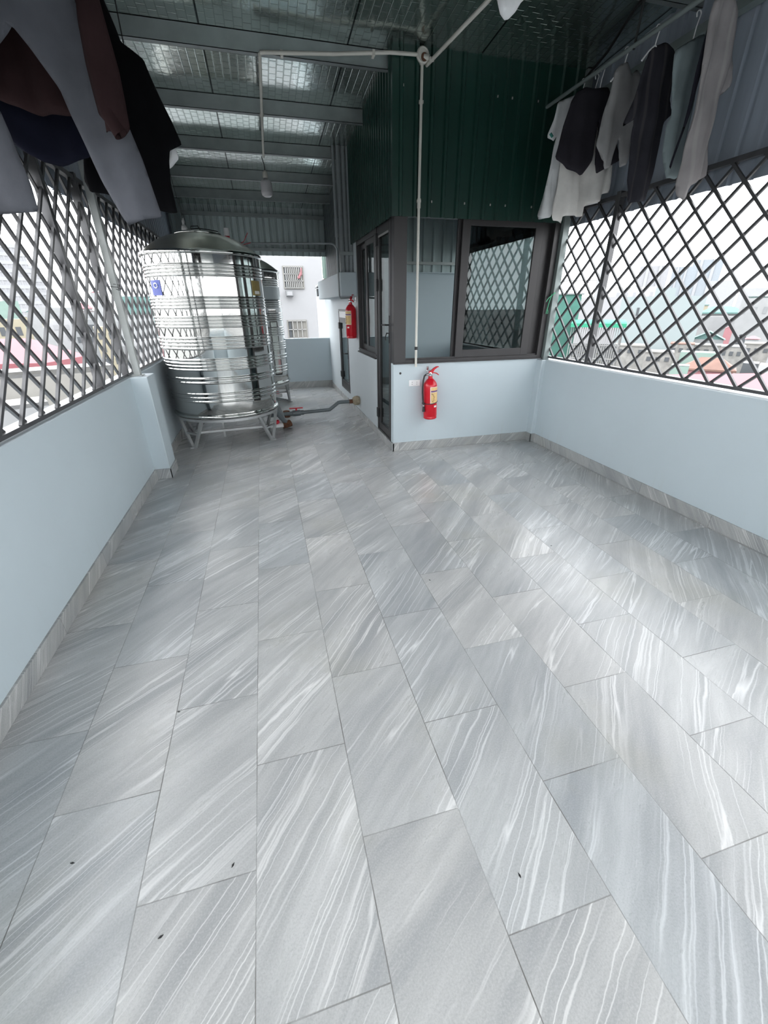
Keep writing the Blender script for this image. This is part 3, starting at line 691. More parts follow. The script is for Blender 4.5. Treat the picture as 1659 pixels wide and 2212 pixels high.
# ================================================================ WATER TANKS
def water_tank(cx, cy, label, front=True):
    t = thing('water_tank', label, 'water tank', (cx, cy, 0.405), 'stainless steel water tanks')
    r = 0.68
    ribs = [(2.13, 4, .0335), (1.80, 4, .0335), (1.60, 4, .0345), (1.375, 4, .039), (1.13, 4, .038), (0.727, 3, .0475)]
    prof = [(r-.10, 0.40), (r-.03, 0.41), (r, 0.43)]
    beads = []
    for top, n, dz in ribs:
        for k in range(n): beads.append((top-k*dz, 0.0130, 0.012))
    beads += [(0.912, 0.016, 0.014), (0.862, 0.016, 0.014)]
    beads.sort()
    for z, hw, hh in beads:
        prof.append((r, z-hw-.003))
        for f, g in ((-1, 0), (-.72, .32), (-.38, .82), (0, 1), (.38, .82), (.72, .32), (1, 0)):
            prof.append((r+hh*g, z+hw*f))
        prof.append((r, z+hw+.003))
    prof += [(r, 2.235), (r, 2.245)]
    MB().lathe(prof, (cx, cy, 0), 96).build('body', M['steel'], t, 'all')
    MB().lathe([(r-.01, 2.232), (r+.016, 2.236), (r+.022, 2.25), (r+.020, 2.268), (r+.004, 2.282), (r-.02, 2.285)], (cx, cy, 0), 96).build('top_rim', M['steel'], t, 'all')
    MB().lathe([(r-.01, 0.42), (r+.020, 0.424), (r+.024, 0.436), (r+.012, 0.45), (r-.005, 0.452)], (cx, cy, 0), 96).build('bottom_rim', M['steel'], t, 'all')
    dome = [(r+.002, 2.275)]
    for i in range(1, 13):
        u = i/12; rr = r*(1-u)+0.24*u
        dome.append((rr, 2.275+0.205*(1-((rr-.24)/(r-.24))**1.8)))
    MB().lathe(dome, (cx, cy, 0), 96).build('dome', M['dome'], t, 'all')
    MB().lathe([(.20, 2.47), (.265, 2.478), (.272, 2.49), (.262, 2.502), (.24, 2.506), (.12, 2.515), (0, 2.518)], (cx, cy, 0), 64).build('lid', M['steel'], t, 'all')
    MB().lathe([(r-.08, 0.405), (.45, 0.375), (.2, 0.36), (0, 0.355)], (cx, cy, 0), 64).build('bottom', M['steel'], t, 'all')
    return t
def patch(cx, cy, r, a0, a1, z0, z1, th=0.004, n=10, skew=0.0):
    """a curved sheet lying on a cylinder between two angles"""
    bm = MB(); rows = []
    for rr in (r, r+th):
        lo, hi = [], []
        for i in range(n+1):
            a = a0+(a1-a0)*i/n
            lo.append(bm.bm.verts.new((cx+rr*math.cos(a), cy+rr*math.sin(a), z0))); hi.append(bm.bm.verts.new((cx+rr*math.cos(a), cy+rr*math.sin(a), z1)))
        rows.append((lo, hi))
    (a, b), (c, d) = rows
    for i in range(n):
        bm.bm.faces.new((a[i], a[i+1], b[i+1], b[i])); bm.bm.faces.new((c[i+1], c[i], d[i], d[i+1]))
        bm.bm.faces.new((a[i+1], a[i], c[i], c[i+1])); bm.bm.faces.new((b[i], b[i+1], d[i+1], d[i]))
    bm.bm.faces.new((a[0], b[0], d[0], c[0])); bm.bm.faces.new((a[n], c[n], d[n], b[n]))
    return bm
C1, C2 = (-0.616, 6.33), (-0.30, 8.69)
t1 = water_tank(*C1, 'large ribbed stainless steel water tank nearest the left grille, with a blue sticker')
t2 = water_tank(*C2, 'ribbed stainless steel water tank standing behind the nearer tank')
# stickers on the nearer tank
a0, a1 = -2.5623, -2.2869
st = patch(C1[0], C1[1], 0.681, a0, a1, 1.83, 1.985, 0.003).build('brand_sticker', M['blue'], t1)
am = (a0*0.45+a1*0.55)
ring = MB()
pts = [(C1[0]+0.687*math.cos(am+.05*math.cos(q)), C1[1]+0.687*math.sin(am+.05*math.cos(q)), 1.93+.024*math.sin(q)) for q in [2*PI*i/14 for i in range(15)]]
ring.tube(pts, 0.006, 6, False).build('ring_mark', M['whitepl'], st)
a0, a1 = -0.6241, -0.3653
gp = patch(C1[0], C1[1], 0.681, a0, a1, 1.83, 1.99, 0.003).build('maker_plate', M['goldlabel'], t1)
patch(C1[0], C1[1], 0.6845, a0+.05, a1-.05, 1.845, 1.88, 0.002).build('print', M['labelwhite'], gp)

def tank_stand(cx, cy, label, feet):
    t = thing('tank_stand', label, 'stand', (cx, cy, 0), 'welded stands under the water tanks')
    n = 72; r = 0.665
    ring = [(cx+r*math.cos(2*PI*i/n), cy+r*math.sin(2*PI*i/n), 0.385) for i in range(n+1)]
    bm = MB()
    for a, b in zip(ring, ring[1:]): bm.bar(a, b, 0.03, 0.034)
    bm.build('ring', M['stand'], t)
    fp = []
    for k, a in enumerate(feet):
        f = Vector((cx+.655*math.cos(a), cy+.655*math.sin(a), 0.0)); fp.append(f)
        bm = MB(); ups = []
        tang = Vector((-math.sin(a), math.cos(a), 0))
        for s in (-1, 1):
            q = a+s*0.36
            top = Vector((cx+r*math.cos(q), cy+r*math.sin(q), 0.385)); ups.append(top)
            bm.bar(f+tang*s*0.022, top, 0.034, 0.034)
        bm.box(f-Vector((.045, .03, 0)), f+Vector((.045, .03, .014)), 0.003)
        lo = [f*0.5+u*0.5 for u in ups]
        bm.bar(lo[0], lo[1], 0.026, 0.026)
        bm.build('leg', M['stand'], t)
    for i in range(4):
        p, q = fp[i], fp[(i+1) % 4]
        zz = 0.20 if i == 0 else 0.025
        d = (q-p).normalized()
        MB().bar(p+d*(.05 if zz > .1 else .02)+Vector((0, 0, zz)), q-d*(.05 if zz > .1 else .02)+Vector((0, 0, zz)), 0.03, 0.03).build('brace', M['stand'], t)
    MB().bar(fp[0]+Vector((.03, .03, .2)), Vector((cx-.12, cy, .37)), 0.026, 0.026).bar(Vector((cx-.1, cy-.1, 0.37)), Vector((cx-.1, cy-.1, .03)), .026, .026).build('brace', M['stand'], t)
    return t
tank_stand(*C1, 'silver welded angle steel stand under the nearer water tank', [math.radians(q) for q in (-137, -31, 43, 149)])
tank_stand(*C2, 'silver welded steel stand under the rear water tank', [math.radians(q) for q in (-150, 13-20, 75, 165)])

# ---------------------------------------------------------------- plumbing by the tanks
t = thing('water_pipe', 'dark grey water pipe with red valve lever running from tanks to wall', 'pipe', (0.7, 7.05, 0))
MB().tube([(-0.05, 7.05, .10), (.90, 7.05, .135), (.93, 7.05, .14), (1.08, 7.05, .245), (1.11, 7.05, .25), (1.30, 7.05, .252)], 0.030, 14).build('tube', M['pvcgrey'], t, True)
MB().tube([(.26, 7.05, .112), (.30, 7.05, .113), (.31, 7.05, .114), (.43, 7.05, .118), (.44, 7.05, .119), (.49, 7.05, .12)], .04, 14, rs=[.04, .04, .05, .05, .04, .04]).build('valve_body', M['pvcgrey'], t, True)
MB().box((.355, 7.035, .155), (.385, 7.065, .195)).box((.26, 7.03, .19), (.48, 7.07, .205), 0.003).build('valve_lever', M['redpl'], t)
MB().tube([(1.27, 7.05, .252), (1.33, 7.05, .252)], .036, 12).build('primer_band', M['rust'], t, True)
bm = MB().lathe([(0, -.075), (.05, -.07), (.075, -.03), (.08, .01), (.06, .06), (.025, .09), (0, .095)], (0, 0, 0), 14)
t = bm.build('mortar_plug', M['mortar'], None, True, Matrix.Translation((1.40, 7.05, .262)) @ Matrix.Rotation(PI/2, 4, 'Y'))
tag(t, 'lump of tan mortar where the grey pipe meets the wall', 'mortar')
t = thing('drain_valve', 'small white ball valve with red knob on a rusty elbow below the nearer tank', 'valve', (.12, 6.55, 0))
MB().tube([(-.08, 6.50, .055), (.13, 6.55, .055)], .034, 12).build('valve_body', M['whitepl'], t, True)
MB().lathe([(0, 0), (.026, .004), (.042, .02), (.04, .05), (.025, .062), (0, .066)], (.03, 6.52, .085), 12).build('knob', M['redpl'], t, True)
MB().tube([(.12, 6.55, .05), (.17, 6.56, .05), (.20, 6.58, .06), (.235, 6.60, .07)], .045, 12, rs=[.05, .046, .05, .055]).build('elbow', M['rust'], t, True)
t = thing('outlet_pipe', 'grey bent outlet pipes under the right side of the nearer tank', 'pipe', (.05, 6.6, 0))
MB().tube([(-.12, 6.45, .36), (.00, 6.50, .33), (.04, 6.52, .27), (.14, 6.56, .12), (.165, 6.57, .09)], .036, 12).build('tube', M['pvcgrey'], t, True)
MB().tube([(.02, 6.72, .40), (.06, 6.74, .34), (.12, 6.78, .18), (.14, 6.8, .10), (.14, 6.95, .06)], .030, 12).build('tube', M['pvcpale'], t, True)
MB().lathe([(0, -.05), (.05, -.045), (.06, 0), (.05, .045), (0, .05)], (-.02, 6.50, .335), 12).build('union', M['rust'], t, True)
MB().lathe([(0, 0), (.058, 0), (.058, .10), (.05, .105), (0, .095)], (0, 0, 0), 16).build('rusty_can', M['rust'], None, True, Matrix.Translation((.215, 7.32, 0.0)))
tag(bpy.data.objects['rusty_can'], 'rusty brown can standing behind the red valve lever', 'can')
t = thing('drain_valve', 'white drain valve with red knob under the rear tank', 'valve', (.15, 8.75, 0))
MB().tube([(-.05, 8.62, .13), (.20, 8.70, .12)], .032, 12).build('valve_body', M['whitepl'], t, True)
MB().lathe([(0, 0), (.026, .004), (.04, .02), (.025, .05), (0, .055)], (.13, 8.68, .155), 12).build('knob', M['redpl'], t, True)

t = thing('float_switch', 'white and red float switch with loose red wires on the tank dome', 'switch', (-.29, 6.5, 2.42))
MB().box((-.325, 6.47, 2.425), (-.262, 6.53, 2.505), .006).build('junction_cap', M['redpl'], t)
MB().lathe([(.032, 2.505), (.034, 2.515), (.032, 2.59), (0, 2.592)], (-.293, 6.5, 0), 16).build('cap', M['whitepl'], t, True)
for pts in ([(-.26, 6.5, 2.44), (-.18, 6.48, 2.41), (-.10, 6.47, 2.45), (-.04, 6.48, 2.545)], [(-.26, 6.5, 2.44), (-.19, 6.47, 2.40), (-.10, 6.46, 2.415), (-.02, 6.48, 2.44), (-.08, 6.5, 2.425)]):
    MB().tube(pts, .004, 6).build('wire', M['redpl'], t, True)
t = MB().tube([(-.80, 6.42, 2.53), (-.70, 6.36, 2.545), (-.60, 6.30, 2.55), (-.48, 6.26, 2.535), (-.38, 6.24, 2.515)], .006, 6)
t.tube([(-.70, 6.36, 2.545), (-.68, 6.30, 2.57), (-.60, 6.27, 2.57), (-.58, 6.30, 2.53)], .005, 6)
tag(t.build('loose_cable', M['rubber'], None, True), 'loose black cable lying over the lid of the nearer tank', 'cable')

# ---------------------------------------------------------------- beam, downpipes and conduits
bm = MB().box((1.209, 7.0, 1.842), (1.452, 9.75, 2.163), 0.01)
struct(bm.build('wall_beam', M['paint']), 'grey concrete box beam projecting from the stairwell wall')
for i, (x, r, lab) in enumerate(((1.222, .022, 'slim pale grey downpipe nearest the passage, above the box beam'), (1.290, .036, 'grey downpipe second from the passage, above the box beam'),
                                 (1.358, .034, 'grey downpipe second from the green cladding, above the box beam'), (1.423, .036, 'grey downpipe next to the green cladding, above the box beam'))):
    t = thing('downpipe', lab, 'pipe', (x, 7.2, 2.163), 'downpipes beside the stairwell')
    MB().tube([(x, 7.2, 2.16), (x, 7.2, 2.45), (x, 7.2, zr(7.2))], r, 14).build('tube', M['pvcpale'], t, True)
    MB().tube([(x, 7.2, 2.62), (x, 7.2, 2.85)], r+.006, 14).build('coupling', M['pvcpale'], t, True)
tag(MB().box((1.25, 7.155, 2.39), (1.47, 7.165, 2.44), 0.003).build('pipe_clamp', M['galv']), 'flat steel strap clamping the grey downpipes above the beam', 'clamp')
t = thing('cable_conduit', 'pale grey conduit crossing the passage and bending down over the box beam', 'conduit', (0.2, 7.0, 2.5))
pts = [(-1.28, 6.985, 2.47), (0, 6.985, 2.492), (1.08, 6.985, 2.515)]
for i in range(1, 7):
    q = PI/2*i/6; pts.append((1.08+.10*math.sin(q), 6.985, 2.415+.10*math.cos(q)))
pts += [(1.18, 6.985, 1.86)]
for i in range(1, 6):
    q = PI/2*i/5; pts.append((1.18+.03*(1-math.cos(q)), 6.985, 1.845-.03*math.sin(q)))
pts += [(1.34, 6.985, 1.822)]
MB().tube(pts, .0125, 10).build('tube', M['pvcpale'], t, True)

def clip(bm, p, ax): bm.box(Vector(p)-Vector(ax), Vector(p)+Vector(ax), .003)
t = thing('junction_box', 'round cream junction box under the roof at the green corner', 'junction box', (1.705, 4.93, 3.735))
xf = Matrix.Translation((1.705, 4.925, 3.735)) @ Matrix.Rotation(PI/2, 4, 'X')
MB().lathe([(0, -.03), (.058, -.03), (.060, .01), (.05, .02), (.045, .012), (0, .012)], (0, 0, 0), 24).build('box', M['pvc'], t, True, xf)
MB().lathe([(0, .012), (.030, .013), (.030, .018), (0, .02)], (0, 0, 0), 16).build('open_knockout', M['rust'], t, True, Matrix.Translation((1.715, 4.925, 3.72)) @ Matrix.Rotation(PI/2, 4, 'X'))
def conduit(lab, pts, r, clips, fits=()):
    t = thing('cable_conduit', lab, 'conduit', pts[0], 'cream cable conduits')
    MB().tube(pts, r, 12).build('tube', M['pvc'], t, True)
    for p, ax in clips:
        bm = MB(); clip(bm, p, ax); bm.build('clip', M['pvc'], t)
    for a, b, m in fits: MB().tube([a, b], r*1.35, 12).build('coupling', m, t, True)
    return t
conduit('cream conduit running straight down the green cladding to the window sill', [(1.70, 4.925, 3.68), (1.703, 4.93, 2.7), (1.708, 4.93, 1.8), (1.715, 4.93, 1.045)], .014,
        [((1.702, 4.94, 3.42), (.022, .018, .012)), ((1.703, 4.94, 2.66), (.022, .018, .012))], [((1.7035, 4.93, 2.60), (1.7035, 4.93, 2.68), M['pvc']), ((1.7135, 4.93, 1.235), (1.7135, 4.93, 1.27), M['rubber'])])
conduit('cream conduit running left from the junction box along the first purlin', [(1.65, 4.925, 3.735), (1.40, 4.925, 3.725), (.9, 5.01, 3.70), (.30, 5.05, 3.668), (.265, 5.055, 3.664)], .0145,
        [((.45, 5.06, 3.675), (.012, .02, .022)), ((1.25, 4.965, 3.715), (.012, .03, .022))])
conduit('cream conduit running under the purlins to the hanging bulb', [(.262, 5.05, 3.650), (.275, 6.16, 3.588), (.29, 7.24, 3.525), (.292, 7.30, 3.52)], .0145, [((.275, 6.15, 3.592), (.022, .012, .012))])
conduit('cream conduit running from the junction box across the roof towards the clothes rail', [(1.755, 4.96, 3.685), (1.88, 4.03, 3.69), (2.03, 2.8, 3.735), (2.2, 1.4, 3.80)], .0155,
        [((1.768, 4.86, 3.69), (.022, .012, .014))], [((1.715, 4.92, 3.725), (1.76, 4.90, 3.715), M['pvc'])])
t = thing('hanging_bulb', 'large white bulb hanging on a wire below the conduit in the passage', 'bulb', (.28, 7.3, 3.2))
MB().tube([(.262, 7.26, 3.515), (.285, 7.29, 3.44), (.288, 7.3, 3.40), (.288, 7.3, 3.365)], .006, 8).build('wire', M['rubber'], t, True)
MB().lathe([(0, 3.375), (.018, 3.372), (.034, 3.35), (.036, 3.30), (.030, 3.29)], (.287, 7.3, 0), 20).build('holder', M['pvc'], t, True)
MB().lathe([(.024, 3.292), (.034, 3.28), (.052, 3.268), (.068, 3.255), (.074, 3.24), (.078, 3.13), (.070, 3.10), (.045, 3.082), (0, 3.077)], (.287, 7.3, 0), 28).build('globe', M['bulb'], t, True)

# ---------------------------------------------------------------- socket and extinguishers
t = thing('wall_socket', 'white double wall socket beside the near fire extinguisher', 'socket', (1.716, YT, .85))
MB().box((1.644, YT-.012, .815), (1.788, YT+.001, .888), .004).build('cover_plate', M['whitepl'], t)
for x in (1.685, 1.745):
    bm = MB()
    for z in (.838, .862): bm.box((x-.004, YT-.0135, z-.003), (x+.004, YT-.0115, z+.003))
    bm.build('socket_slots', M['blackpl'], t)
tag(MB().lathe([(0, 0), (.012, 0), (.014, .004), (.006, .007), (0, .007)], (0, 0, 0), 12).build('wall_plug', M['blackpl'], None, True, Matrix.Translation((1.535, YT, .972)) @ Matrix.Rotation(PI/2, 4, 'X')), 'small black plug in the wall left of the socket', 'wall plug')

def extinguisher(label, xf, full=True):
    """local frame: +Y points at the wall, label faces -Y; origin at bottom centre"""
    t = thing('fire_extinguisher', label, 'fire extinguisher', xf.translation, 'red fire extinguishers')
    r = .083
    MB().lathe([(0, .004), (r-.012, 0), (r-.002, .008), (r-.001, .025), (r-.004, .03), (r-.004, .036), (r, .042), (r, .40), (r-.006, .43), (r-.025, .458), (.04, .478), (.027, .487), (.026, .515), (0, .516)], (0, 0, 0), 40).build('cylinder', M['red'], t, True, xf)
    MB().lathe([(.0, .512), (.024, .513), (.026, .535), (.018, .545), (.018, .56), (0, .56)], (0, 0, 0), 20).tube([(-.02, 0, .538), (-.055, 0, .535)], .012, 10).build('valve', M['chrome'], t, True, xf)
    bm = MB()
    P = [(-.02, .548), (.0, .545), (.025, .548), (.05, .585), (.085, .607), (.105, .612), (.10, .62), (.07, .618), (.035, .60), (.0, .572), (-.02, .57)]
    bm.prism(P, -.012, .012, 'XZ').build('carry_handle', M['red'], t, False, xf)
    bm = MB().prism([(.0, .54), (.04, .546), (.075, .535), (.105, .515), (.108, .522), (.08, .546), (.04, .556), (.0, .552)], -.010, .010, 'XZ')
    bm.build('squeeze_lever', M['red'], t, False, xf)
    if full:
        MB().tube([(-.055, 0, .535), (-.078, -.005, .52), (-.094, -.01, .47), (-.104, -.015, .40), (-.107, -.02, .33), (-.104, -.025, .25), (-.099, -.03, .185)], .0105, 10).build('hose', M['rubber'], t, True, xf)
        MB().tube([(-.099, -.03, .185), (-.098, -.03, .165)], .011, 10).build('hose_ferrule', M['chrome'], t, True, xf)
        MB().tube([(-.098, -.03, .165), (-.097, -.03, .10)], .014, 10, rs=[.011, .016]).build('nozzle', M['rubber'], t, True, xf)
        st = []
        for i in range(25):
            a = 2*PI*i/24; st.append(((r+.003)*math.cos(a), (r+.003)*math.sin(a), .205+.012*math.cos(a-0.6)))
        MB().tube(st, .005, 6, False).box((-.11, -.035, .196), (-.08, -.0, .206)).build('hose_strap', M['rubber'], t, True, xf)
    a0, a1 = -PI/2-.35, -PI/2+1.15
    lb = patch(0, 0, r+.0005, a0, a1, .20, .395, .0008, 16).build('instruction_label', M['labelwhite'], t, False, xf)
    patch(0, 0, r+.0015, a0+.10, a1-.03, .35, .390, .0006, 14).build('header', M['cream'], lb, False, xf)
    patch(0, 0, r+.0015, a0+.10, a1-.03, .335, .352, .0007, 14).build('colour_band', M['violet'], lb, False, xf)
    patch(0, 0, r+.0015, a0+.10, a1-.03, .206, .331, .0006, 14).build('picture_panel', M['cream'], lb, False, xf)
    bm = MB()
    for (u0, z0, u1, z1) in ((.14, .318, .36, .308), (.36, .312, .5, .296), (.5, .29, .6, .268), (.52, .262, .56, .25), (.3, .232, .45, .215), (.45, .235, .6, .24)):
        p = [((r+.004)*math.cos(a0+u), (r+.004)*math.sin(a0+u), z) for u, z in ((u0, z0), ((u0+u1)/2, (z0+z1)/2), (u1, z1))]
        bm.tube(p, .0025, 6)
    bm.build('drawing', M['darkink'], lb, True, xf)
    patch(0, 0, r+.0006, -PI/2+.25, -PI/2+.72, .150, .172, .0008, 8).build('small_tag', M['labelwhite'], t, False, xf)
    return t
extinguisher('red fire extinguisher with hose hung beside the white socket', Matrix.Translation((1.905, 4.878, .425)) @ Matrix.Rotation(math.radians(-2), 4, 'Y'))
extinguisher('red fire extinguisher hung under the grey box beam in the passage', Matrix.Translation((1.362, 7.08, 1.245)) @ Matrix.Rotation(math.radians(-75), 4, 'Z'), False)
for lab, p, d in (('chrome wall hook carrying the near fire extinguisher', (1.882, YT, 1.0), (0, -1)), ('chrome wall hook carrying the far fire extinguisher', (XT, 7.08, 1.80), (-1, 0))):
    t = thing('wall_hook', lab, 'hook', p, 'extinguisher wall hooks')
    q = Vector(p); dd = Vector((d[0], d[1], 0)); s = Vector((-d[1], d[0], 0))
    MB().box(q-s*.014+Vector((0, 0, -.04)), q+s*.014+dd*.006+Vector((0, 0, .04)), .002).build('back_plate', M['chrome'], t)
    MB().tube([q+Vector((0, 0, -.01)), q+dd*.05+Vector((0, 0, -.02)), q+dd*.075+Vector((0, 0, -.015)), q+dd*.085+Vector((0, 0, .005))], .006, 8).build('arm', M['chrome'], t, True)

# ================================================================ CLOTHES
def inside(p, poly):
    x, z = p; r = False; n = len(poly)
    for i in range(n):
        (x0, z0), (x1, z1) = poly[i], poly[(i+1) % n]
        if (z0 > z) != (z1 > z) and x < (x1-x0)*(z-z0)/(z1-z0)+x0: r = not r
    return r
def edge_dist(p, poly):
    x, z = p; b = 9
    n = len(poly)
    for i in range(n):
        (x0, z0), (x1, z1) = poly[i], poly[(i+1) % n]
        dx, dz = x1-x0, z1-z0; L = dx*dx+dz*dz
        u = 0 if L < 1e-12 else max(0, min(1, ((x-x0)*dx+(z-z0)*dz)/L))
        b = min(b, math.hypot(x-x0-u*dx, z-z0-u*dz))
    return b
def smooth_poly(poly, it=1):
    for _ in range(it):
        q = []
        n = len(poly)
        for i in range(n):
            (x0, z0), (x1, z1) = poly[i], poly[(i+1) % n]
            q += [(x0*.9+x1*.1, z0*.9+z1*.1), (x0*.1+x1*.9, z0*.1+z1*.9)]
        poly = q
    return poly
def garment_mesh(poly, y, thick, fold, freq, seed, step=0.028, lean=0.0):
    """two cloth layers joined along the outline, puffed apart and folded lengthwise"""
    poly = smooth_poly(poly)
    rr = random.Random(seed)
    ph = [rr.uniform(0, 6.28) for _ in range(6)]
    bm = bmesh.new()
    f = bm.faces.new([bm.verts.new((x, 0, z)) for x, z in poly])
    xs = [p[0] for p in poly]; zs = [p[1] for p in poly]
    x = min(xs)+step
    while x < max(xs):
        bmesh.ops.bisect_plane(bm, geom=bm.verts[:]+bm.edges[:]+bm.faces[:], plane_co=(x, 0, 0), plane_no=(1, 0, 0), dist=1e-5); x += step
    z = min(zs)+step
    while z < max(zs):
        bmesh.ops.bisect_plane(bm, geom=bm.verts[:]+bm.edges[:]+bm.faces[:], plane_co=(0, 0, z), plane_no=(0, 0, 1), dist=1e-5); z += step
    bmesh.ops.remove_doubles(bm, verts=bm.verts, dist=1e-4)
    vs = list(bm.verts); fs = [[v for v in g.verts] for g in bm.faces]
    bd = {v for v in vs if any(e.is_boundary for e in v.link_edges)}
    z0, z1, xm = min(zs), max(zs), sum(xs)/len(xs)
    back = {}; pos = {}
    for v in vs:
        x, z = v.co.x, v.co.z
        t = (z1-z)/(z1-z0)                          # 0 at the top, 1 at the hem
        fo = fold*(0.35+0.9*t)*(math.sin(freq*x+ph[0]+1.2*math.sin(3.1*z+ph[1])) + 0.5*math.sin(2.1*freq*x+ph[2]+2*z) + 0.35*math.sin(0.45*freq*x+9*z+ph[3]))
        fo += 0.25*fold*math.sin(21*z+7*x+ph[4]) + 0.4*fold*t*math.sin(2.9*freq*x+ph[5]+3*z)
        fo += lean*(z-z1)
        d = 0 if v in bd else edge_dist((x, z), poly)
        u = min(1.0, d/0.045); puff = thick*math.sqrt(max(0, 1-(1-u)**2))
        pos[v] = (x, z, fo, puff)
    for v in vs:
        x, z, fo, pf = pos[v]
        back[v] = v if v in bd else bm.verts.new((x, y+fo+pf*0.8, z))
    for g in fs: bm.faces.new([back[v] for v in reversed(g)]) if any(v not in bd for v in g) else None
    for v in vs:
        x, z, fo, pf = pos[v]; v.co = (x, y+fo-pf, z)
    return bm
def garment(key, name, label, cat, mat, part, thick=.04, fold=.012, freq=22, lean=0.0, group=None):
    y, poly = GARM[key]
    xs = [p[0] for p in poly]; zs = [p[1] for p in poly]
    t = thing(name, label, cat, ((min(xs)+max(xs))/2, y, min(zs)), group)
    m = MB(); m.bm.free(); m.bm = garment_mesh(poly, y, thick, fold, freq, hash_seed(key), 0.022, lean)
    m.build(part, mat, t, 'all')
    return t
def hash_seed(k): return sum(ord(c)*(i+3) for i, c in enumerate(k))
def hem(t, name, pts, mat, y, w=.012, dy=-.03):
    MB().tube([(x, y+dy, z) for x, z in pts], w, 8, rs=None).build(name, mat, t, True)
fab = dict(
    white=cloth('white_cotton', (0.72, 0.73, 0.74)), cream=cloth('cream_cotton', (0.70, 0.68, 0.65)), black=cloth('black_cotton', (0.026, 0.024, 0.030)),
    grey=cloth('mid_grey_jersey', (0.30, 0.295, 0.295)), stripe=cloth('black_striped_jersey', (0.036, 0.035, 0.043), (0.075, 0.068, 0.072), 60),
    bluegrey=cloth('pale_blue_grey_jersey', (0.24, 0.29, 0.30)), navystrip=cloth('dark_edging', (0.018, 0.018, 0.026)), beige=cloth('beige_grey_linen', (0.36, 0.335, 0.335), (0.44, 0.415, 0.41), 60),
    pants=cloth('grey_brushed_cotton', (0.115, 0.12, 0.137)), brown=cloth('maroon_brown_fleece', (0.036, 0.020, 0.021)), navy=cloth('navy_knit', (0.009, 0.010, 0.020)),
    jet=cloth('jet_black_cotton', (0.004, 0.004, 0.005)), teal=cloth('teal_trim', (0.05, 0.20, 0.17)))
RX, RZ = 3.05, 3.49
gr = 'washing on the right clothes rail'
tA = garment('A', 'shirt', 'white shirt with a teal cuff at the far end of the right rail', 'shirt', fab['white'], 'body', .018, .016, 26, group=gr)
y, pl = GARM['A']; MB().tube([(pl[-2][0], y-.03, pl[-2][1]-.005), (pl[-3][0]+.02, y-.035, pl[-3][1]-.005)], .012, 8).build('cuff', fab['teal'], tA, True)
tB = garment('B', 'shirt', 'cream long shirt hanging behind the black shorts', 'shirt', fab['cream'], 'body', .018, .018, 24, group=gr)
garment('C', 'shorts', 'black shorts hanging in front of the cream shirt', 'shorts', fab['black'], 'body', .022, .014, 18, group=gr)
garment('D', 'shirt', 'grey sleeved shirt between the black shorts and striped garment', 'shirt', fab['grey'], 'body', .022, .016, 26, group=gr)
garment('E', 'dress', 'long black garment with faint grey stripes on the right rail', 'dress', fab['stripe'], 'body', .022, .018, 32, group=gr)
garment('F', 'shirt', 'pale blue grey shirt hanging next to the striped black garment', 'shirt', fab['bluegrey'], 'body', .018, .014, 28, group=gr)
garment('S', 'scarf', 'narrow dark scarf tucked between blue grey shirt and beige trousers', 'scarf', fab['navystrip'], 'body', .012, .004, 30, group=gr)
garment('G', 'trousers', 'beige grey linen trousers nearest on the right rail', 'trousers', fab['beige'], 'body', .02, .018, 36, group=gr)
garment('T', 'shirt', 'white garment with only its drooping tip showing at the top edge', 'shirt', fab['white'], 'body', .04, .012, 26)
gl = 'washing on the left clothes rail'
garment('P', 'trousers', 'grey trousers with spread legs hanging on the left', 'trousers', fab['pants'], 'legs', .022, .014, 15, group=gl)
tN = garment('N0', 'sweater', 'maroon brown sweater hanging behind the grey trousers', 'sweater', fab['brown'], 'body', .03, .022, 18, group=gl)
y, pl = GARM['N1']; m = MB(); m.bm.free(); m.bm = garment_mesh(pl, y, .035, .008, 30, 5); m.build('sleeve', fab['brown'], tN, 'all')
MB().tube([(-.592, 2.885, 2.535), (-.575, 2.88, 2.49), (-.556, 2.878, 2.455)], .03, 14, False, rs=[.034, .03, .033]).build('cuff', fab['brown'], tN, True)
garment('V', 'sweater', 'navy sweater with a rounded hem behind the brown one', 'sweater', fab['navy'], 'body', .03, .014, 16, group=gl)
garment('K', 'shirt', 'jet black wide sleeved shirt nearest the passage on the left', 'shirt', fab['jet'], 'body', .025, .014, 18, group=gl)
garment('W', 'shirt', 'pale grey shirt with one sleeve tip showing behind the black shirt', 'shirt', fab['white'], 'body', .03, .008, 24, group=gl)

# hangers
def hanger(x, y, zrail, ztop, hw, label, m, ang=0.0):
    t = thing('clothes_hanger', label, 'clothes hanger', (x, y, ztop), 'clothes hangers')
    pts = [(x-.012, y, zrail-.005)]
    for i in range(9):
        q = PI*1.0-PI*1.15*i/8; pts.append((x+.018*math.cos(q), y, zrail+.012+.018*math.sin(q)))
    pts += [(x+.004, y, zrail-.05), (x, y, ztop)]
    MB().tube(pts, .004, 8).build('hook', m, t, True)
    MB().tube([(x-hw, y, ztop-.09), (x-hw*.5, y, ztop-.035), (x, y, ztop), (x+hw*.5, y, ztop-.035), (x+hw, y, ztop-.09)], .006, 8).build('shoulder', m, t, True)
for key, x, zt, hw, lab in (('A', 3.07, 3.405, .14, 'white shirt with the teal cuff'), ('B', 3.13, 3.40, .14, 'cream long shirt'), ('C', 3.09, 3.375, .12, 'black shorts'), ('D', 3.06, 3.40, .10, 'grey sleeved shirt'),
                           ('E', 3.06, 3.41, .09, 'striped black garment'), ('F', 3.20, 3.37, .07, 'pale blue grey shirt')):
    hanger(x, GARM[key][0], RZ, zt, hw, 'white hanger on the right rail holding the '+lab, M['whitepl'])
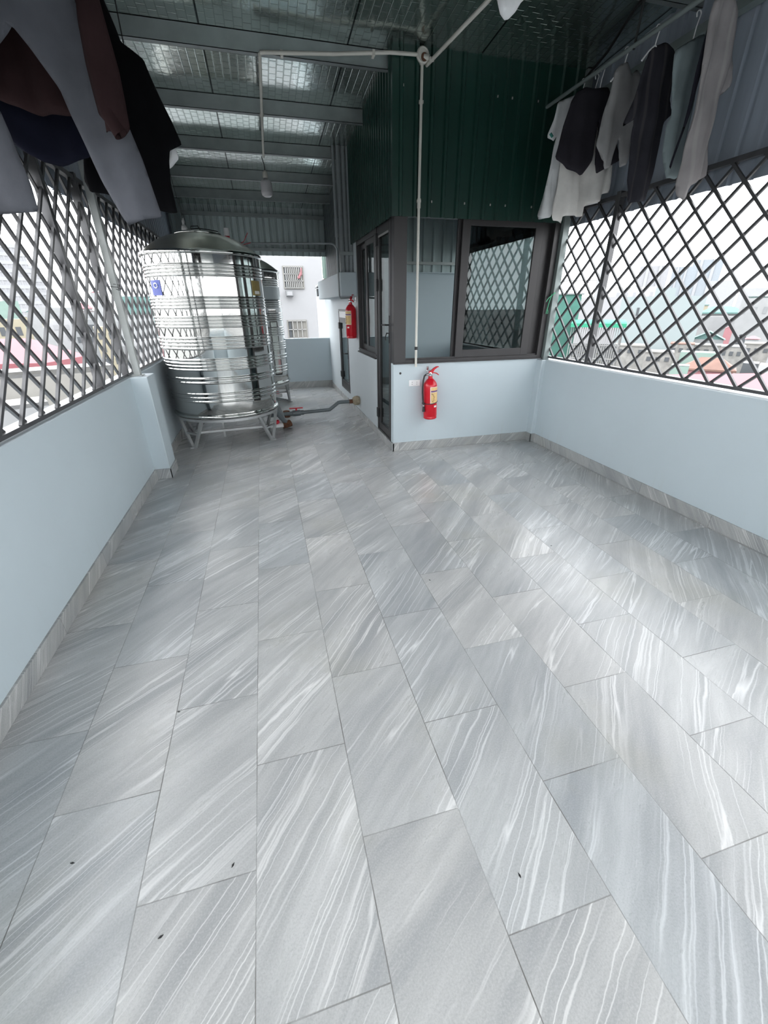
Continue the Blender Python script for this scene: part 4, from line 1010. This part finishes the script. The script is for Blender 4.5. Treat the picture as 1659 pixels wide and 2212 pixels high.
for key, x, zt, hw, lab in (('P', -.95, 3.16, .15, 'grey trousers'), ('N0', -.93, 3.22, .2, 'maroon brown sweater'), ('V', -.93, 3.24, .2, 'navy sweater'), ('K', -.78, 3.36, .12, 'jet black shirt'), ('W', -.60, 3.03, .08, 'pale grey shirt')):
    hanger(x, GARM[key][0], 3.46, zt, hw, 'hanger on the left rail holding the '+lab, M['blackpl'])
hanger(1.30, 2.4, 3.33, 3.06, .10, 'white hanger holding the white garment at the top edge', M['whitepl'])
tag(MB().tube([(1.30, 2.4, zr(2.4)+.01), (1.295, 2.4, 3.32)], .008, 6).build('clothes_line_cord', M['whitepl']), 'thin white cord from the roof to the hanger at the top edge', 'cord')
# rails
tag(MB().tube([(RX, 4.94, RZ), (RX, -1.0, RZ)], .016, 14).build('clothes_rail', M['galvgreen'], None, True), 'grey steel clothes rail holding the washing on the right', 'clothes rail')
tag(MB().tube([(-.93, 4.0, 3.46), (-.93, -.5, 3.46)], .016, 14).build('clothes_rail', M['galvgreen'], None, True), 'grey steel clothes rail holding the washing on the left', 'clothes rail')
def cord(name, lab, pts, r, m): tag(MB().tube(pts, r, 8).build(name, m, None, True), lab, 'cord')
cord('rail_cord', 'dark cord tying the middle of the right rail to the roof', [(3.052, 3.815, 3.47), (3.058, 3.815, 3.58), (3.07, 3.815, zr(3.8)-.002)], .009, M['blackpl'])
cord('rail_cord', 'cord holding the near part of the right rail', [(3.05, 1.0, RZ), (3.05, 1.0, zr(1.0))], .008, M['blackpl'])
cord('slack_strap', 'dark strap slung from the green cladding up to the roof', [(3.40, 4.92, 3.70), (3.25, 4.4, 3.70), (3.02, 3.85, 3.70), (2.9, 3.3, zp(3.3))], .011, M['blackpl'])
for y in (0.3, 3.9): cord('rail_cord', 'cord holding the left rail at its %s end' % ('far' if y > 1 else 'near'), [(-.93, y, 3.46), (-.93, y, zr(y))], .006, M['blackpl'])
# plastic bag by the far left corner
bm = MB().lathe([(0, 0), (.03, .008), (.045, .04), (.03, .075), (.01, .10), (.018, .13), (.008, .16), (0, .165)], (0, 0, 0), 12)
for v in bm.bm.verts: v.co += Vector((R.uniform(-1, 1), R.uniform(-1, 1), R.uniform(-1, 1)))*.008
t = bm.build('plastic_bag', M['bag'], None, True, Matrix.Translation((-.90, 7.5, 2.66)))
tag(t, 'scrap of white plastic film hanging above the nearer tank', 'plastic bag')
tag(MB().tube([(-.90, 7.5, 2.82), (-.93, 7.4, 3.2), (-.95, 7.24, zp(7.24))], .003, 6).build('hanging_string', M['blackpl']), 'thin string from the purlin holding the white plastic film', 'string')

# ---------------------------------------------------------------- specks on the floor
spk = [(-.60, 1.52, 'on the joint two tile rows from the left skirting'), (.9, 2.18, 'in the middle of the terrace floor'), (-.32, .83, 'on the tiles straight ahead at lower left'), (.60, .55, 'low in the centre foreground'),
       (-.52, .70, 'in the left foreground, the larger of two'), (1.98, 2.35, 'on the bright tiles at the right'), (-.85, .98, 'in the left foreground near the skirting'), (1.62, .47, 'at the right foreground edge')]
for x, y, lab in spk:
    a = R.uniform(0, 3)
    o = MB().prism([(x+.008*math.cos(a), y+.008*math.sin(a)), (x+.003*math.cos(a+1.6), y+.003*math.sin(a+1.6)), (x-.008*math.cos(a), y-.008*math.sin(a)), (x+.003*math.cos(a-1.6), y+.003*math.sin(a-1.6))], .0, .002).build('leaf_scrap', M['blackpl'])
    tag(o, 'tiny dark leaf scrap '+lab, 'leaf scrap', 'dark scraps on the floor')

# ================================================================ THE CITY OUTSIDE
GZ = -17.0
struct(MB().box((-2500, -2500, GZ-1), (2500, 2500, GZ)).build('ground', simple('hazy_city_ground', (0.20, 0.20, 0.195), 0.9, 0, .2, .05)), 'street level far below the terrace')
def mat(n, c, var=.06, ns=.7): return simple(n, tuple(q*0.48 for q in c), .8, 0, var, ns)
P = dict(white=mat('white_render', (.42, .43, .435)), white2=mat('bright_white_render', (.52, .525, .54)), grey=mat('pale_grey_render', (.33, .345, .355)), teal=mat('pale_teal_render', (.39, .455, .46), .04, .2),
         yellow=mat('pale_yellow_render', (.44, .40, .29)), orange=mat('orange_render', (.42, .27, .15)), beige=mat('beige_render', (.37, .36, .33), .12), red=mat('red_sheet_roof', (.48, .215, .235), .06),  # red is paled towards pink, overexposure and haze put into the colour
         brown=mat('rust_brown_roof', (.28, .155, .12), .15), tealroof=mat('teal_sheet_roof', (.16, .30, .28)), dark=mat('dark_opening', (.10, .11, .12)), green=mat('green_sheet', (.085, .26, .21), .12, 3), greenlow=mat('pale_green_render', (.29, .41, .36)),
         blue=mat('hazy_blue_glass', (.385, .43, .47), .04), hgrey=mat('hazy_grey_facade', (.43, .435, .455), .05), haze=mat('hazy_far_facade', (.47, .48, .50), .03), awn=mat('bright_green_awning', (.02, .36, .20), .1, 3),  # blue, hgrey and haze carry distance haze in their pale colours
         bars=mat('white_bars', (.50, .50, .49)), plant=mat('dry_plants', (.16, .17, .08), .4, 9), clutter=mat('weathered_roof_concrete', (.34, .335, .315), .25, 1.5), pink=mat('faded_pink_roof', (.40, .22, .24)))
def frame_of(k):
    x, y, wd, zt, a = BG[k]
    return wd, zt, Matrix.Translation((x, y, 0)) @ Matrix.Rotation(a, 4, 'Z')
def bldg(key, label, wall, cat='building', name='building', roof=None, rmat=None, rh=.25, dep=None, wins=None, over=.0, group=None, zt=None, zb=GZ, extra=None):
    wd, z, xf = frame_of(key); z = zt if zt is not None else z
    dep = (dep or max(4.0, wd))*.5
    t = thing(name, label, cat, (BG[key][0], BG[key][1], zb), group)
    rt = rh*wd if roof in ('gable', 'hip') else 0
    zw = z-rt
    MB().box((-wd/2, 0, zb), (wd/2, dep, zw)).build('walls', P[wall], t, False, xf)
    o = over*wd
    if roof == 'gable':
        MB().prism([(-wd/2-o, zw-.02), (0, z), (wd/2+o, zw-.02), (wd/2+o, zw-.02-.06*wd*.3), (0, z-.06*wd*.3), (-wd/2-o, zw-.02-.06*wd*.3)], -o-.05, dep+o, 'XZ').prism([(-wd/2, zw-.05), (0, z-.06), (wd/2, zw-.05)], 0.01, dep*.98, 'XZ').build('roof', P[rmat], t, False, xf)
    elif roof == 'hip':
        A = [(-wd/2-o, -o, zw), (wd/2+o, -o, zw), (wd/2+o, dep+o, zw), (-wd/2-o, dep+o, zw)]
        r0, r1 = (-wd/2+min(wd, dep)*.42, dep/2), (wd/2-min(wd, dep)*.42, dep/2)
        b = MB(); v = [b.bm.verts.new(p) for p in A]; q = [b.bm.verts.new((r0[0], r0[1], z)), b.bm.verts.new((r1[0], r1[1], z))]
        for f in ((v[0], v[1], q[1], q[0]), (v[1], v[2], q[1]), (v[2], v[3], q[0], q[1]), (v[3], v[0], q[0]), (v[3], v[2], v[1], v[0])): b.bm.faces.new(f)
        b.build('roof', P[rmat], t, False, xf)
        MB().box((-wd/2-o, -o-.02, zw-.12*wd*.35), (wd/2+o, -o, zw)).box((wd/2+o, -o, zw-.12*wd*.35), (wd/2+o+.02, dep+o, zw)).build('fascia', P[rmat], t, False, xf)
    elif roof == 'flat':
        MB().box((-wd/2-o, -o, z-.04*wd), (wd/2+o, dep+o, z+.01)).build('roof', P[rmat], t, False, xf)
    if wins:
        nx, nz, dz, m, sx, sz = wins
        for i in range(nx):
            for j in range(nz):
                cx = -wd/2+wd*(i+.5)/nx; cz = zw-dz*(j+.7)
                MB().box((cx-wd/nx*sx/2, -.06, cz-dz*sz/2), (cx+wd/nx*sx/2, .03, cz+dz*sz/2)).build('window', P[m], t, False, xf)
    if extra: extra(t, wd, z, xf, dep)
    return t
def bars_on_top(t, wd, z, xf, dep):
    b = MB()
    n = 16
    for i in range(n+1): b.box((-wd/2+wd*i/n-.015, -.01, z-.9), (-wd/2+wd*i/n+.015, .02, z))
    b.box((-wd/2, -.02, z-.03), (wd/2, .03, z+.03)).box((-wd/2, -.02, z-.9), (wd/2, .03, z-.86))
    b.build('railing', P['bars'], t, False, xf)
# right side
bldg('white_side', 'white house wall just beyond the grey post on the right', 'white2', zt=6.0, dep=5)
bldg('green_shed', 'green ribbed sheet shed beyond the right grille', 'green', 'shed', 'shed', 'flat', 'grey', dep=1.6, over=.08)
wd, z, xf = frame_of('railing')
t = thing('terrace', 'white terrace with a thin railing behind the green shed', 'terrace', (BG['railing'][0], BG['railing'][1], GZ))
MB().box((-wd/2, 0, GZ), (wd/2, 1.6, z-.95)).build('walls', P['white2'], t, False, xf); bars_on_top(t, wd, z, xf, 5)
bldg('white_house', 'plain white house behind the green awning', 'white2', dep=6)
wd, z, xf = frame_of('cage')
t = thing('roof_cage', 'white barred roof cage with bright green awning and plants', 'cage', (BG['cage'][0], BG['cage'][1], GZ))
b = MB()
for i in range(25): b.box((-wd/2+wd*i/24-.012, 0, z-1.9), (-wd/2+wd*i/24+.012, .024, z-.1))
for zz in (-1.2, -.75): b.box((-wd/2, -.01, z+zz), (wd/2, .03, z+zz+.03))
for i in range(13): b.box((wd/2-.012, 1.6*i/12, z-1.9), (wd/2+.012, 1.6*i/12+.024, z-.1))
b.build('bars', P['bars'], t, False, xf)
b = MB().prism([(-.25, -.14), (-.2, -.02), (.1, .03), (1.6, .06), (1.6, .0), (-.1, -.06)], -wd/2-.03, wd/2+.06, 'YZ'); b.build('awning', P['awn'], t, False, xf @ Matrix.Translation((0, 0, z)))
MB().box((-wd/2, 0.1, GZ), (wd/2, 1.6, z-1.85)).build('base', P['clutter'], t, False, xf)
MB().box((-wd/2, 1.55, z-1.85), (wd/2, 1.62, z-.8)).build('rear_wall', P['grey'], t, False, xf)
b = MB()
rr = random.Random(3)
for i in range(260):
    p = Vector((rr.uniform(-wd/2+.08, wd/2-.08), rr.uniform(.25, .9), z-1.75+abs(rr.gauss(0, .42)))); q = Vector((rr.uniform(-1, 1), rr.uniform(-1, 1), rr.uniform(-.3, 1))).normalized()*.09; s = q.cross(Vector((0, 0, 1)))*.4
    vv = [b.bm.verts.new(c) for c in (p, p+q*.5+s, p+q, p+q*.5-s)]; b.bm.faces.new(vv)
f = b.build('foliage', P['plant'], t, False, xf); f['kind'] = 'stuff'
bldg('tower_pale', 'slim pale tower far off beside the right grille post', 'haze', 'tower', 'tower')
bldg('pinkhouse', 'small white house with a pink roof and dark window', 'white', roof='flat', rmat='pink', wins=(3, 1, 1.6, 'dark', .75, .7), over=.05)
bldg('orange', 'orange house with a gabled end and dark doorway', 'orange', roof='gable', rmat='pink', rh=.22, wins=(2, 1, 2.2, 'dark', .4, .6), dep=8)
bldg('orange_r', 'white house wing with a faded pink hipped roof', 'white2', roof='hip', rmat='pink', rh=.18, over=.06, dep=5)
bldg('teal', 'broad pale teal blank walled building beyond the right grille', 'teal', name='teal_wall_building', dep=8)
bldg('teal2', 'raised pale teal roof block behind the teal wall', 'teal', dep=5)
bldg('whiteback', 'long white block behind the orange house', 'white2', wins=(5, 2, 3.2, 'hgrey', .35, .4), dep=8)
wd, z, xf = frame_of('teal')
MB().box((-wd*.28, -.08, z-2.6), (-wd*.25, .03, z-1.5)).build('window', P['dark'], bpy.data.objects['teal_wall_building'], False, xf)
b = MB()
def towerstrips(mm):
    def f(t, wd, z, xf, dep):
        for i in (-.22, .20):
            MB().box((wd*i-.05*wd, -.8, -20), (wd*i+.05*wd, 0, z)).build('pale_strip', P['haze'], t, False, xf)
    return f
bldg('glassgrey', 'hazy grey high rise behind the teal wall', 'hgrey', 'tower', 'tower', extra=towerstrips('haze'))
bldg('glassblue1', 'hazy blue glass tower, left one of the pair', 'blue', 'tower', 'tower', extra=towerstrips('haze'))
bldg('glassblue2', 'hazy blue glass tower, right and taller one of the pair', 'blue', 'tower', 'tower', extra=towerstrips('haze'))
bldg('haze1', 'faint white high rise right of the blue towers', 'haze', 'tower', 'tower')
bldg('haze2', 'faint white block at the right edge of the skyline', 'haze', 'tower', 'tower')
bldg('tealroof', 'white house with a wide teal hipped roof', 'white', roof='hip', rmat='tealroof', rh=.16, over=.08, dep=9)
bldg('whitemid', 'long white wall below the teal hipped roof', 'white', dep=5)
bldg('whiteright', 'white house with two small windows at the right edge', 'white', wins=(4, 1, 3.4, 'grey', .35, .35), dep=9, roof='flat', rmat='tealroof')
bldg('tealgable', 'house with a teal gable beyond the right grille', 'white', roof='gable', rmat='tealroof', rh=.28, dep=7, over=.05)
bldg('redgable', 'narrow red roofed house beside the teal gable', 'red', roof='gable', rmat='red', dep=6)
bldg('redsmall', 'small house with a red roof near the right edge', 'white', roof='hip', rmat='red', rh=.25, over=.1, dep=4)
bldg('darkroof', 'small dark roofed shed between the two red roofs', 'dark', 'shed', 'shed', roof='gable', rmat='dark')
for i, k in enumerate(('clut1', 'clut2', 'clut3', 'clut4', 'clut5', 'clut6')):
    bldg(k, ('weathered flat roof below the teal wall', 'weathered flat roof left of the rust brown roof', 'weathered flat roof behind the rust brown hipped roof', 'weathered flat roof at the right edge above the red sheet roof',
             'weathered flat roof below the green awning cage', 'weathered flat roof between teal wall and grille bottom rail')[i], 'clutter', roof='flat', rmat=('brown', 'clutter', 'white', 'beige', 'beige', 'clutter')[i], dep=6, over=.04, wins=(3, 1, 1.2, 'dark', .5, .4))
bldg('greenlow', 'low pale green building behind the brown hipped roof', 'greenlow', dep=5)
bldg('greenlow2', 'small pale green hut left of the rust brown roof', 'greenlow', 'hut', 'hut', dep=3, roof='flat', rmat='white')
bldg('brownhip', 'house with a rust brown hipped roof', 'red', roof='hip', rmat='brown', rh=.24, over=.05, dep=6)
bldg('darkbox', 'dark open loft beside the rust brown roof', 'dark', 'loft', 'loft', dep=4, roof='flat', rmat='white')
bldg('whitebox', 'white rooftop block near the right edge of the view', 'white2', dep=4)
def red_roof(label, key, ev, rg, zf, walls):
    """hipped sheet roof from four eave corners and two ridge ends, with a fascia and walls below"""
    t = thing('building', label, 'building', (sum(p[0] for p in ev)/4, sum(p[1] for p in ev)/4, GZ))
    b = MB(); v = [b.bm.verts.new(p) for p in ev]; q = [b.bm.verts.new(p) for p in rg]
    for f in ((v[0], v[1], q[1], q[0]), (v[1], v[2], q[1]), (v[2], v[3], q[0], q[1]), (v[3], v[0], q[0]), (v[3], v[2], v[1], v[0])): b.bm.faces.new(f)
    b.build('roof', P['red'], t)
    b = MB(); lo = [(p[0], p[1], p[2]-zf) for p in ev]
    for k in range(4):
        A, B2, C2, D = ev[k], ev[(k+1) % 4], lo[(k+1) % 4], lo[k]
        b.bm.faces.new([b.bm.verts.new(p) for p in (A, B2, C2, D)])
    b.build('fascia', P['darkred'], t)
    cx, cy = sum(p[0] for p in ev)/4, sum(p[1] for p in ev)/4
    ins = [(cx+(p[0]-cx)*.93, cy+(p[1]-cy)*.93) for p in ev]
    MB().prism(ins, GZ, ev[0][2]-.02, 'XY').build('walls', P[walls], t)
    return t
P['darkred'] = mat('dark_red_fascia', (.36, .11, .13))
red_roof('large red sheet roof right below the right grille', 'r', [(17.4, 14.7, -1.6), (23.4, 14.05, -1.6), (20.5, 10.0, -1.6), (12.0, 11.0, -1.6)], [(14.6, 13.1, -.7), (20.0, 11.9, -.7)], .75, 'beige')
# left side
def grid(nx, nz, m='hgrey', dz=6):
    def f(t, wd, z, xf, dep):
        b = MB()
        for i in range(nx): b.box((-wd/2+wd*(i+.25)/nx, -.3, GZ), (-wd/2+wd*(i+.75)/nx, .05, z-1.5))
        b.build('window_bands', P[m], t, False, xf)
        b = MB()
        for j in range(nz): b.box((-wd/2-.2, -.5, z-2-dz*j), (wd/2+.2, .05, z-2-dz*j+dz*.45))
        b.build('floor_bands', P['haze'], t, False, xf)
    return f
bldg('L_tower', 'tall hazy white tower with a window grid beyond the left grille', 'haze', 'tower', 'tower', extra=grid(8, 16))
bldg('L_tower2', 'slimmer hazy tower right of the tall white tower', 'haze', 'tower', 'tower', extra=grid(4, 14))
red_roof('large red hipped roof beyond the left grille', 'l', [(-26.0, 40.4, -2.0), (-16.6, 39.5, -2.0), (-15.5, 45.0, -2.0), (-25.0, 46.0, -2.0)], [(-23.5, 42.9, -.35), (-18.4, 42.4, -.35)], .85, 'beige')
bldg('L_beige', 'beige walled building below the large red hipped roof', 'beige', dep=5, roof='flat', rmat='white')
bldg('L_lowwhite', 'low whitish flat roof right under the left grille', 'white', dep=4, roof='flat', rmat='clutter')
bldg('L_yellow1', 'pale yellow block with dark windows beyond the left grille', 'yellow', wins=(3, 2, 2.6, 'dark', .35, .5), dep=6)
bldg('L_yellow2', 'pale yellow building with dark windows beside the left steel post', 'yellow', wins=(2, 4, 1.5, 'dark', .4, .5), dep=6)
bldg('L_white1', 'white house with rooftop clutter behind the red hipped roof', 'white', wins=(3, 2, 2.2, 'hgrey', .6, .4), dep=8)
bldg('L_green1', 'small house with a green sheet roof on the left', 'white', roof='gable', rmat='tealroof', dep=8)
bldg('L_green0', 'building wrapped in pale green netting on the left', 'greenlow', dep=8)
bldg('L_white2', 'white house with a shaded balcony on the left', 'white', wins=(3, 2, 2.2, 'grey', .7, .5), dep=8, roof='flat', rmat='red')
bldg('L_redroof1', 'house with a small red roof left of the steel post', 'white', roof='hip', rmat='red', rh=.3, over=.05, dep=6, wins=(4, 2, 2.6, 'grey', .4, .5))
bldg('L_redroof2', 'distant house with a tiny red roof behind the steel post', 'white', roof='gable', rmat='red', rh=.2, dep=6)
bldg('L_teal', 'teal sheet clad block behind the nearer tank', 'tealroof', dep=8)
bldg('L_white3', 'white block below the teal clad block', 'white', wins=(4, 3, 2.2, 'grey', .35, .45), dep=8)
bldg('L_white4', 'narrow white house left of the grille post', 'white2', wins=(2, 2, 2.0, 'hgrey', .5, .45), dep=8)
bldg('L_grey', 'grey house with balconies below the small red roof', 'grey', wins=(2, 2, 2.0, 'dark', .7, .5), dep=6)
bldg('L_white5', 'white house down beside the nearer tank', 'white2', wins=(3, 3, 1.6, 'grey', .4, .5), dep=6)
# scattered far roofs
rr = random.Random(11); taken = [(v[0], v[1], v[2]*.6+5) for v in BG.values()]
nm = dict(white='white', haze='pale', white2='bright white', hgrey='grey', clutter='weathered', yellow='cream', pink='faded pink', tealroof='teal')
for side in (0, 1):
    n = 0
    while n < 34:
        d = rr.uniform(100, 460); a = rr.uniform(.5, 1.15) if side else rr.uniform(-.62, -.16)
        x, y = d*math.sin(a), d*math.cos(a); wd = rr.uniform(7, 15); z = 1.69 + d*rr.uniform(-.055, .0)
        rot = -a+rr.uniform(-.4, .4); m = rr.choice(['white', 'haze', 'white2', 'hgrey', 'haze', 'clutter', 'yellow']); rm = rr.choice(['white', 'haze', 'pink', 'tealroof', 'clutter', 'haze'])
        if any(math.hypot(x-q[0], y-q[1]) < q[2]+wd*.7+3 for q in taken): continue
        taken.append((x, y, wd*.7+3)); n += 1
        xf = Matrix.Translation((x, y, 0)) @ Matrix.Rotation(rot, 4, 'Z')
        t = thing('house', 'small %s house under a flat %s roof in the hazy %s skyline' % (nm[m], nm[rm], 'right' if side else 'left'), 'building', (x, y, GZ), 'hazy far %s houses under %s roofs on the %s' % (nm[m], nm[rm], 'right' if side else 'left'))
        MB().box((-wd/2, -4, GZ), (wd/2, 4, z)).build('walls', P[m], t, False, xf)
        MB().box((-wd/2-.3, -4.3, z), (wd/2+.3, 4.3, z+.4)).build('roof', P[rm], t, False, xf)
# building closing the view at the end of the passage
t = thing('building', 'white apartment building facing the far end of the passage', 'building', (0, 15, GZ))
MB().box((-2.4, 15, GZ), (2.02, 24, 5.6)).build('walls', P['white2'], t)
for (x0, x1, z0, z1, cur) in ((.83, 1.40, 2.25, 2.82, True), (.81, 1.38, .55, 1.31, False)):
    f = MB().box((x0-.03, 14.97, z0-.03), (x1+.03, 15.0, z0)).box((x0-.03, 14.97, z1), (x1+.03, 15.0, z1+.03)).box((x0-.03, 14.97, z0), (x0, 15.0, z1)).box((x1, 14.97, z0), (x1+.03, 15, z1)).build('window', P['beige'], t)
    MB().box((x0, 14.985, z0), (x1, 14.995, z1)).build('pane', P['beige'] if not cur else P['clutter'], f)
    b = MB()
    for i in range(1, 10 if cur else 4): b.box((x0+(x1-x0)*i/(10 if cur else 4)-.012, 14.93, z0), (x0+(x1-x0)*i/(10 if cur else 4)+.012, 14.955, z1))
    for i in range(4): b.box((x0, 14.93, z0+(z1-z0)*i/3-.012), (x1, 14.955, z0+(z1-z0)*i/3+.012))
    b.build('bars', P['bars'], f)
    MB().box((x0+.01, 14.96, z0+.02), (x0+.10, 14.983, z1-.02)).build('dark_gap', P['dark'], f)
m = MB(); m.bm.free(); m.bm = garment_mesh([(1.22, 2.52), (1.31, 2.66), (1.36, 2.81), (1.385, 2.78), (1.38, 2.6), (1.33, 2.56), (1.30, 2.48), (1.25, 2.50)], 14.90, .02, .01, 30, 9, .03)
tag(m.build('cloth', P['red'], None, 'all'), 'red cloth drying on the upper barred window of the white building', 'cloth')
for (nm, x0, x1, y, z0, z1, lab) in (('air_conditioner', .834, 1.05, 14.9, 2.01, 2.17, 'small white outdoor unit on the white building below the barred window'), ('air_conditioner', 1.275, 1.41, 10.6, 1.92, 2.07, 'small white outdoor unit beside the concrete beam end')):
    t = thing(nm, lab, 'air conditioner', ((x0+x1)/2, y, z0), 'outdoor units')
    MB().box((x0, y-.1, z0), (x1, y+.095, z1), .006).build('casing', P['grey'], t)
    MB().box((x0+.03, y-.106, z0+.03), (x1-.03, y-.098, z1-.025)).build('front_grille', P['white2'], t)
    MB().box((x0, y-.108, z0), (x1, y-.1, z0+.018)).build('painted_shadow', P['dark'], t)  # dark strip stands in for the shadow along the casing's foot
tag(MB().prism([(1.25, 2.08), (1.33, 2.15), (1.46, 2.15), (1.46, 2.10)], 10.3, 10.7, 'XZ').build('small_canopy', P['dark']), 'small dark canopy over the outdoor unit by the beam', 'canopy')
t = thing('shed', 'pale green sheet shed on brick between white building and beam', 'shed', (2.6, 17, GZ))
MB().box((2.35, 17, GZ), (5, 22, 2.62)).build('base', P['brown'], t)
MB().corr((2.30, 17), (5, 17), 2.62, 3.9, (0, -1), .3, .1, .03).build('sheet_wall', P['greenlow'], t)
struct(MB().box((1.45, 12.2, GZ), (2.4, 12.4, 2.1)).build('wall_neighbour', P['white2']), 'white neighbouring wall end beyond the far parapet')
